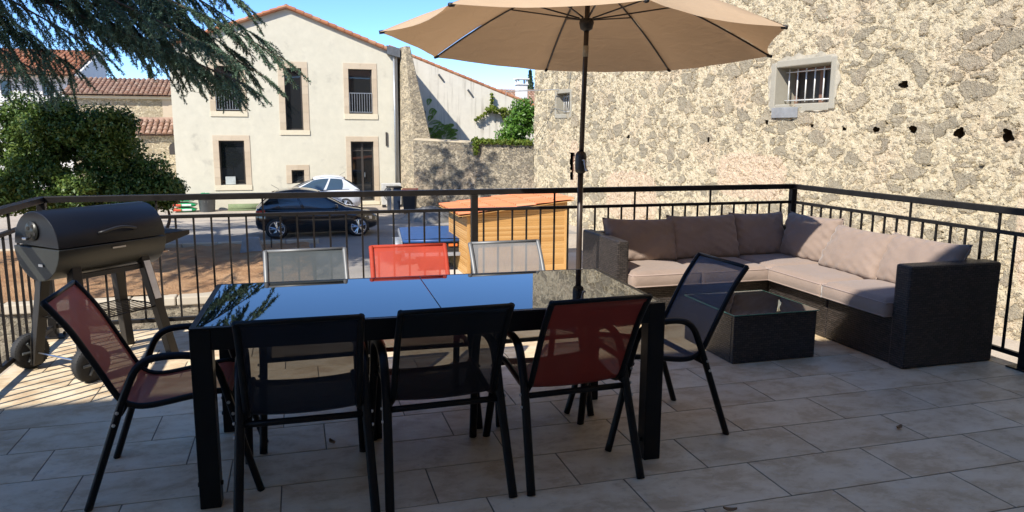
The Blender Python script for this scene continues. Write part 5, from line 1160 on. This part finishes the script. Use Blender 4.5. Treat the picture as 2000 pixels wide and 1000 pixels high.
# --- vine on the white wall edge, ivy on the pebble wall
t = thing('climbing_vine', 'yellowish vine creeping along the lower edge of the white wall', 'vine', (9.8, 36.9, 0))
cl = [(x - 9.8, y - 36.9, z, r, .6) for x, y, z, r in [(9.35 + .19 * i, 36.75, 2.55 - .015 * i + .07 * math.sin(i * 2.1), .18 + .05 * math.sin(i * 1.7)) for i in range(12)] + [(9.5 + .03 * math.sin(i), 36.8, 3.3 - .14 * i, .10) for i in range(6)] + [(9.35 - .16 * i, 36.8, 2.45 - .10 * i, .12) for i in range(5)] + [(10.0 + .06 * i, 36.8, 2.45 - .12 * i, .12) for i in range(5)]]
crown('foliage', M_['vine'], t, cl, 3800, .12, .08, rngv, .1, .3)
t = thing('ivy', 'fresh green ivy hanging over the top of the pebble wall', 'ivy', (0, 0, 0))
cl = []
for i in range(26):
    f = .52 + .46 * i / 25; p = e0.lerp(e1, f); cl.append((p.x - .05, p.y - .05, 1.22 - .2 * f + .05 * math.sin(i * 1.9), .10 + .05 * abs(math.sin(i * 2.3)), .6))
for i in range(9):
    p = e0.lerp(e1, .545 + .012 * math.sin(i * 2)); cl.append((p.x - .10, p.y - .12, 1.12 - .07 * i, .13 - .008 * i, 1))
crown('foliage', M_['vine'], t, cl, 5200, .10, .075, rngv, .1, .4)
# --- feathery climber in the shaded corner
t = thing('feathery_climber', 'feathery green climber in the shaded corner by the buttress', 'plant', (6.1, 36.4, 0.55))
Vs, Fs, o_ = [], [], 0; stm = MB(); rng = random.Random(31)
for k in range(44):
    b = Vector((rng.uniform(-.2, 1.2), rng.uniform(-.35, .15), rng.uniform(.1, .7) + (1.9 * rng.random() if k % 2 else 0))); 
    if b.x > .5 and b.z > 1.0: b.z -= 1.0
    d = Vector((rng.uniform(.2, 1), rng.uniform(-.3, .2), rng.uniform(.5, 1.2))).normalized(); Ls = rng.uniform(.55, 1.0); pts = [b + d * Ls * s + Vector((0, 0, -.45 * s * s * Ls)) for s in [i / 9 for i in range(10)]]
    stm.tube(pts, .008, 5); n = 40; f = np.linspace(.1, 1, n); ip = np.array([np.array(pts[min(int(q * 9), 8)].lerp(pts[min(int(q * 9) + 1, 9)], q * 9 - int(q * 9))) for q in f])
    sd_v = unit(np.cross(np.array(d), np.array([0, 1.0, .2]))); sg = np.where(np.arange(n) % 2, 1, -1)[:, None]; wl = (.13 * np.sin(np.pi * f) + .02)[:, None]
    tip = ip + sd_v * sg * wl + np.array(d) * wl * .5 - np.array([0, 0, 1]) * wl * .35; mid = (ip + tip) / 2; wd = np.array(d) * .015
    V = np.stack([ip, mid + wd, tip, mid - wd], 1).reshape(-1, 3); Vs.append(V); Fs.append(np.arange(n * 4).reshape(n, 4) + o_); o_ += n * 4
stm.tube([(0, 0, -2.4), (0.1, 0, .2), (.0, 0, 1.9)], .03, 6); stm.build('stems', M_['bark'], t)
rawmesh('foliage', np.concatenate(Vs), np.concatenate(Fs), M_['fern'], t)
# --- cypresses far behind
for (x, y, z1, w, lab) in ((-9.65, 60, 6.0, .42, 'slim dark cypress tip above the long barn roof'), (18.75, 60, 6.35, .8, 'dark cypress behind the white chimney')):
    t = thing('cypress', lab, 'tree', (x, y, G)); n = 5200; h = z1 - G; zz = rngv.random(n) ** .8 * h; rr_ = w * (1 - (zz / h) ** 2.2) * rngv.uniform(.35, 1.1, n); a = rngv.random(n) * 6.283
    P = np.stack([rr_ * np.cos(a), rr_ * np.sin(a), zz], 1); V, F = leaf_quads(P, unit(np.stack([np.cos(a), np.sin(a), 0 * a + .3], 1)), .34, .13, rngv, -1.0)
    rawmesh('crown', V, F, M_['cypress'], t); MB().tube([(0, 0, 0), (0, 0, h * .9)], [.14, .03], 7).build('trunk', M_['bark'], t)

# --- blue cedar hanging in from the left
t = thing('cedar_tree', 'large blue green cedar whose drooping branches hang in from the upper left', 'tree', (-9.5, 18.5, -3))
TB = np.array([-9.5, 18.5, 0.0]); TOFF = np.array([9.5, -18.5, 3.0])
rc = np.random.default_rng(11); twigs = MB(); NV, NF, no = [], [], 0
limbs_mb = MB()
def needles(pts, dens, ln, wd):
    """tufts of needle blades along a polyline"""
    global no
    pts = np.asarray(pts); seg = np.linalg.norm(np.diff(pts, axis=0), axis=1); Ltot = seg.sum(); n = max(3, int(Ltot * dens)); f = rc.random(n) * (len(pts) - 1); i = np.minimum(f.astype(int), len(pts) - 2); k = (f - i)[:, None]
    P = pts[i] * (1 - k) + pts[i + 1] * k; T = unit(pts[i + 1] - pts[i]); D = unit(rc.normal(size=(n, 3)) * .75 + T * .75 + np.array([0, 0, .25])); S = unit(np.cross(D, rc.normal(size=(n, 3))))
    L = ln * rc.uniform(.6, 1.2, (n, 1)); w = wd * rc.uniform(.7, 1.2, (n, 1)); P = P + rc.normal(size=(n, 3)) * .008
    V = np.stack([P - S * w * .5, P + S * w * .5, P + D * L], 1).reshape(-1, 3); NV.append(V); NF.append(np.arange(n * 3).reshape(n, 3) + no); no += n * 3
def spray(P, d, L, droop, fine=True):
    d = unit(np.asarray(d, float)); m = 8; s = np.linspace(0, 1, m)[:, None]; pts = P + d * L * s + np.array([0, 0, -1.0]) * droop * L * s ** 2
    twigs.tube([Vector(p) for p in pts], [.012 * (1 - .8 * q / (m - 1)) + .003 for q in range(m)], 4, cap=False)
    needles(pts, 150 if fine else 60, .055 if fine else .10, .017 if fine else .035)
    side = unit(np.cross(d, np.array([0, 0, 1.0]))); nt_ = int(L * 13) if fine else int(L * 6)
    for q in range(nt_):
        f = .12 + .85 * q / nt_; i = min(int(f * (m - 1)), m - 2); k = f * (m - 1) - i; b = pts[i] * (1 - k) + pts[i + 1] * k; T = unit(pts[i + 1] - pts[i]); sg = 1 if q % 2 else -1
        l = L * .50 * (1 - f * .75) * rc.uniform(.6, 1.2); dd = unit(T * rc.uniform(.7, 1.3) + side * sg * rc.uniform(.4, 1.0) + np.array([0, 0, rc.uniform(-.25, .2)]))
        s2 = np.linspace(0, 1, 5)[:, None]; p2 = b + dd * l * s2 + np.array([0, 0, -1.0]) * droop * .9 * l * s2 ** 2 + rc.normal(size=(5, 3)) * .012 * s2
        if fine: twigs.tube([Vector(p) for p in p2], [.007, .006, .005, .004, .003], 3, cap=False)
        needles(p2, 190 if fine else 60, .058 if fine else .11, .019 if fine else .04)
def limb(tip, up=1.3, start=.45, nsp=14, L=(.7, 1.3), droop=.55, fine=True, z0=None, r0=.075, spread=.8):
    tip = np.asarray(tip, float); zb = tip[2] + up + 1.0 if z0 is None else z0; a = np.array([TB[0], TB[1], zb]); s = np.linspace(0, 1, 18)[:, None]
    pts = a * (1 - s) + tip * s; pts[:, 2] += (up * np.sin(np.pi * s[:, 0] ** .9) * .8); pts += np.stack([np.zeros(18), .25 * np.sin(s[:, 0] * 5 + tip[0]), .08 * np.sin(s[:, 0] * 9 + tip[1])], 1) * s
    limbs_mb.tube([Vector(p) for p in pts], [r0 * (1 - .88 * q / 17) for q in range(18)], 6)
    for q in range(nsp):
        f = start + (1 - start) * (q + rc.random()) / nsp; f = min(f, .999); i = min(int(f * 17), 16); k = f * 17 - i; b = pts[i] * (1 - k) + pts[i + 1] * k; T = unit(pts[i + 1] - pts[i]); sd2 = unit(np.cross(T, np.array([0, 0, 1.0])))
        sg = rc.choice([-1, 1]); d = T * rc.uniform(.5, 1.2) + sd2 * sg * rc.uniform(0, spread) + np.array([0, 0, rc.uniform(-.35, .15)])
        spray(b, d, rc.uniform(*L) * (1.05 - .35 * f), droop * rc.uniform(.6, 1.4), fine)
    spray(pts[-1], pts[-1] - pts[-3], L[0], droop * .6, fine)
# visible limbs: mass over the house (right), thin middle, dense left
for tip, up, st_, ns in (((-0.25, 18.2, 3.05), 1.3, .66, 11), ((-.75, 18.6, 2.75), 1.2, .66, 11), ((-1.1, 17.5, 2.45), 1.0, .68, 11), ((-.85, 18.5, 3.6), 1.4, .66, 10), ((-1.1, 18.0, 4.25), 1.5, .62, 12), ((-1.5, 17.2, 3.1), 1.1, .66, 12), ((-1.3, 19.0, 3.3), 1.2, .66, 12), ((-1.9, 17.8, 2.7), 1.0, .70, 10), ((-1.6, 18.5, 4.7), 1.3, .6, 12), ((-2.0, 18.4, 3.6), 1.2, .66, 10), ((-1.6, 18.8, 2.6), 1.1, .72, 9), ((-2.3, 18.2, 3.0), .9, .72, 8), ((-2.2, 17.6, 4.0), .9, .66, 9), ((-2.6, 18.6, 3.4), .8, .72, 7)):
    limb(tip, up, st_ - .06, int(ns * 1.9), (.75, 1.35), .42)
for tip, up, st_, ns in (((-3.0, 19.0, 3.75), 1.0, .62, 6), ((-3.5, 18.0, 3.55), 1.0, .58, 7), ((-3.1, 17.5, 4.25), 1.0, .55, 8), ((-2.5, 18.2, 4.5), 1.1, .6, 8)):
    limb(tip, up, st_ - .05, int(ns * 1.9), (.65, 1.1), .7)
for tip, up, st_, ns in (((-3.9, 17.0, 3.15), .9, .45, 11), ((-4.5, 17.5, 2.85), .9, .4, 12), ((-4.2, 18.0, 3.7), .9, .4, 11), ((-5.0, 17.0, 2.7), .8, .3, 12), ((-5.1, 17.5, 3.4), .8, .3, 12), ((-5.6, 18.0, 3.0), .8, .2, 11), ((-5.4, 16.8, 3.9), .8, .2, 13), ((-4.5, 18.2, 4.2), .8, .35, 11), ((-4.0, 17.2, 4.4), .9, .4, 12)):
    limb(tip, up, st_ - .06, int(ns * 1.9), (.75, 1.3), .5)
for tip in ((-.3, 18.5, 5.3), (-.7, 18, 5.9), (-1.0, 17.5, 6.5), (-1.5, 18.5, 7.0), (-2.2, 18, 6.2), (-1.8, 17, 5.4), (-2.6, 18.4, 7.0), (-.9, 19, 6.6)):
    limb(tip, .9, .5, 16, (.8, 1.4), .4, True, z0=tip[2] + 1.0)
for tip in ((-1.6, 23.6, 8.2), (-.4, 24.4, 8.6), (-2.4, 24.8, 9.2), (-.9, 22.8, 7.6), (-1.0, 25.4, 9.8), (.2, 23.4, 8.0), (-3.0, 23.2, 8.4), (-.6, 23.8, 7.4), (-.2, 25.0, 9.2), (-1.8, 24.6, 8.0), (.4, 24.2, 8.9), (-1.4, 23.0, 9.0)):
    limb(tip, .9, .45, 14, (1.2, 2.1), .3, False, z0=tip[2] + .8)
# bare hanging shoots
for (x, z, y) in ((-2.3, 3.3, 18.2), (-2.1, 3.2, 17.9), (-2.5, 3.0, 18.4), (-1.8, 3.0, 18.0), (-4.9, 2.9, 17.4), (-4.4, 3.0, 17.6), (-5.3, 2.9, 17.3), (-4.7, 3.0, 17.1)):
    spray(np.array([x, y, z]), (rc.uniform(-.2, .4), rc.uniform(-.2, .2), -1), rc.uniform(.7, 1.05), .1, True)
# higher limbs, out of the frame: they shade the yard and show in the table top
for i in range(52):
    a = rc.uniform(-.75, 1.25); Rr = rc.uniform(3.5, 8.6); z = rc.uniform(5.6, 11.5); Rr *= min(1, (13.5 - z) / 6.0)
    limb((TB[0] + Rr * math.cos(a), TB[1] + Rr * math.sin(a), z), .9, .25, 9, (1.0, 1.9), .35, False, z0=z + rc.uniform(.2, .9))
for i in range(64):
    a = rc.uniform(-1.9, -.7); Rr = rc.uniform(3.0, 7.0); z = rc.uniform(5.4, 8.6); limb((TB[0] + Rr * math.cos(a), TB[1] + Rr * math.sin(a), z), .9, .3, 8, (1.0, 1.9), .35, False, z0=z + .5)
for i in range(14):
    a = rc.uniform(1.25, 4.0); Rr = rc.uniform(3, 6); z = rc.uniform(4.5, 11); limb((TB[0] + Rr * math.cos(a), TB[1] + Rr * math.sin(a), z), .9, .25, 7, (1.0, 1.9), .35, False, z0=z + .5)
V = np.concatenate(NV) + TOFF; rawmesh('foliage', V, np.concatenate(NF), M_['cedar'], t)
for m_, nm in ((twigs, 'twigs'), (limbs_mb, 'limbs')):
    m_.v = [(x + TOFF[0], y + TOFF[1], z + TOFF[2]) for x, y, z in m_.v]; m_.build(nm, M_['bark'], t, True, fix=False, uv=False)
MB().tube([(0, 0, 0), (.05, 0, 4), (0, .1, 9), (0, 0, 16)], [.42, .34, .22, .03], 12).build('trunk', M_['bark'], t, True)

# a few dry leaves blown onto the deck
lf = MB(); lf.grid(lambda u, v: ((u - .5) * .055, (v - .5) * .028 * math.sin(math.pi * (u * .9 + .05)), 0.004 + .010 * (2 * u - 1) ** 2 + .008 * abs(2 * v - 1)), 8, 4)
lf0 = None
for (x, y, a) in ((2.93, 2.97, .4), (0.12, 3.55, 2.0), (3.55, 2.62, 1.1), (1.62, 2.45, 2.7)):
    if lf0 is None: q = lf0 = lf.build('dry_leaf', simple('dry_leaf_brown', (0.26, 0.15, 0.07), 0.8), None, True); q.modifiers.new('solid', 'SOLIDIFY').thickness = .001
    else: q = lf0.copy(); C.objects.link(q)
    q.location = (x, y, 0.001); q.rotation_euler = (0, 0, a); tag(q, 'small curled brown leaf lying on the shaded deck tiles', 'leaf', 'dry leaves on the deck')
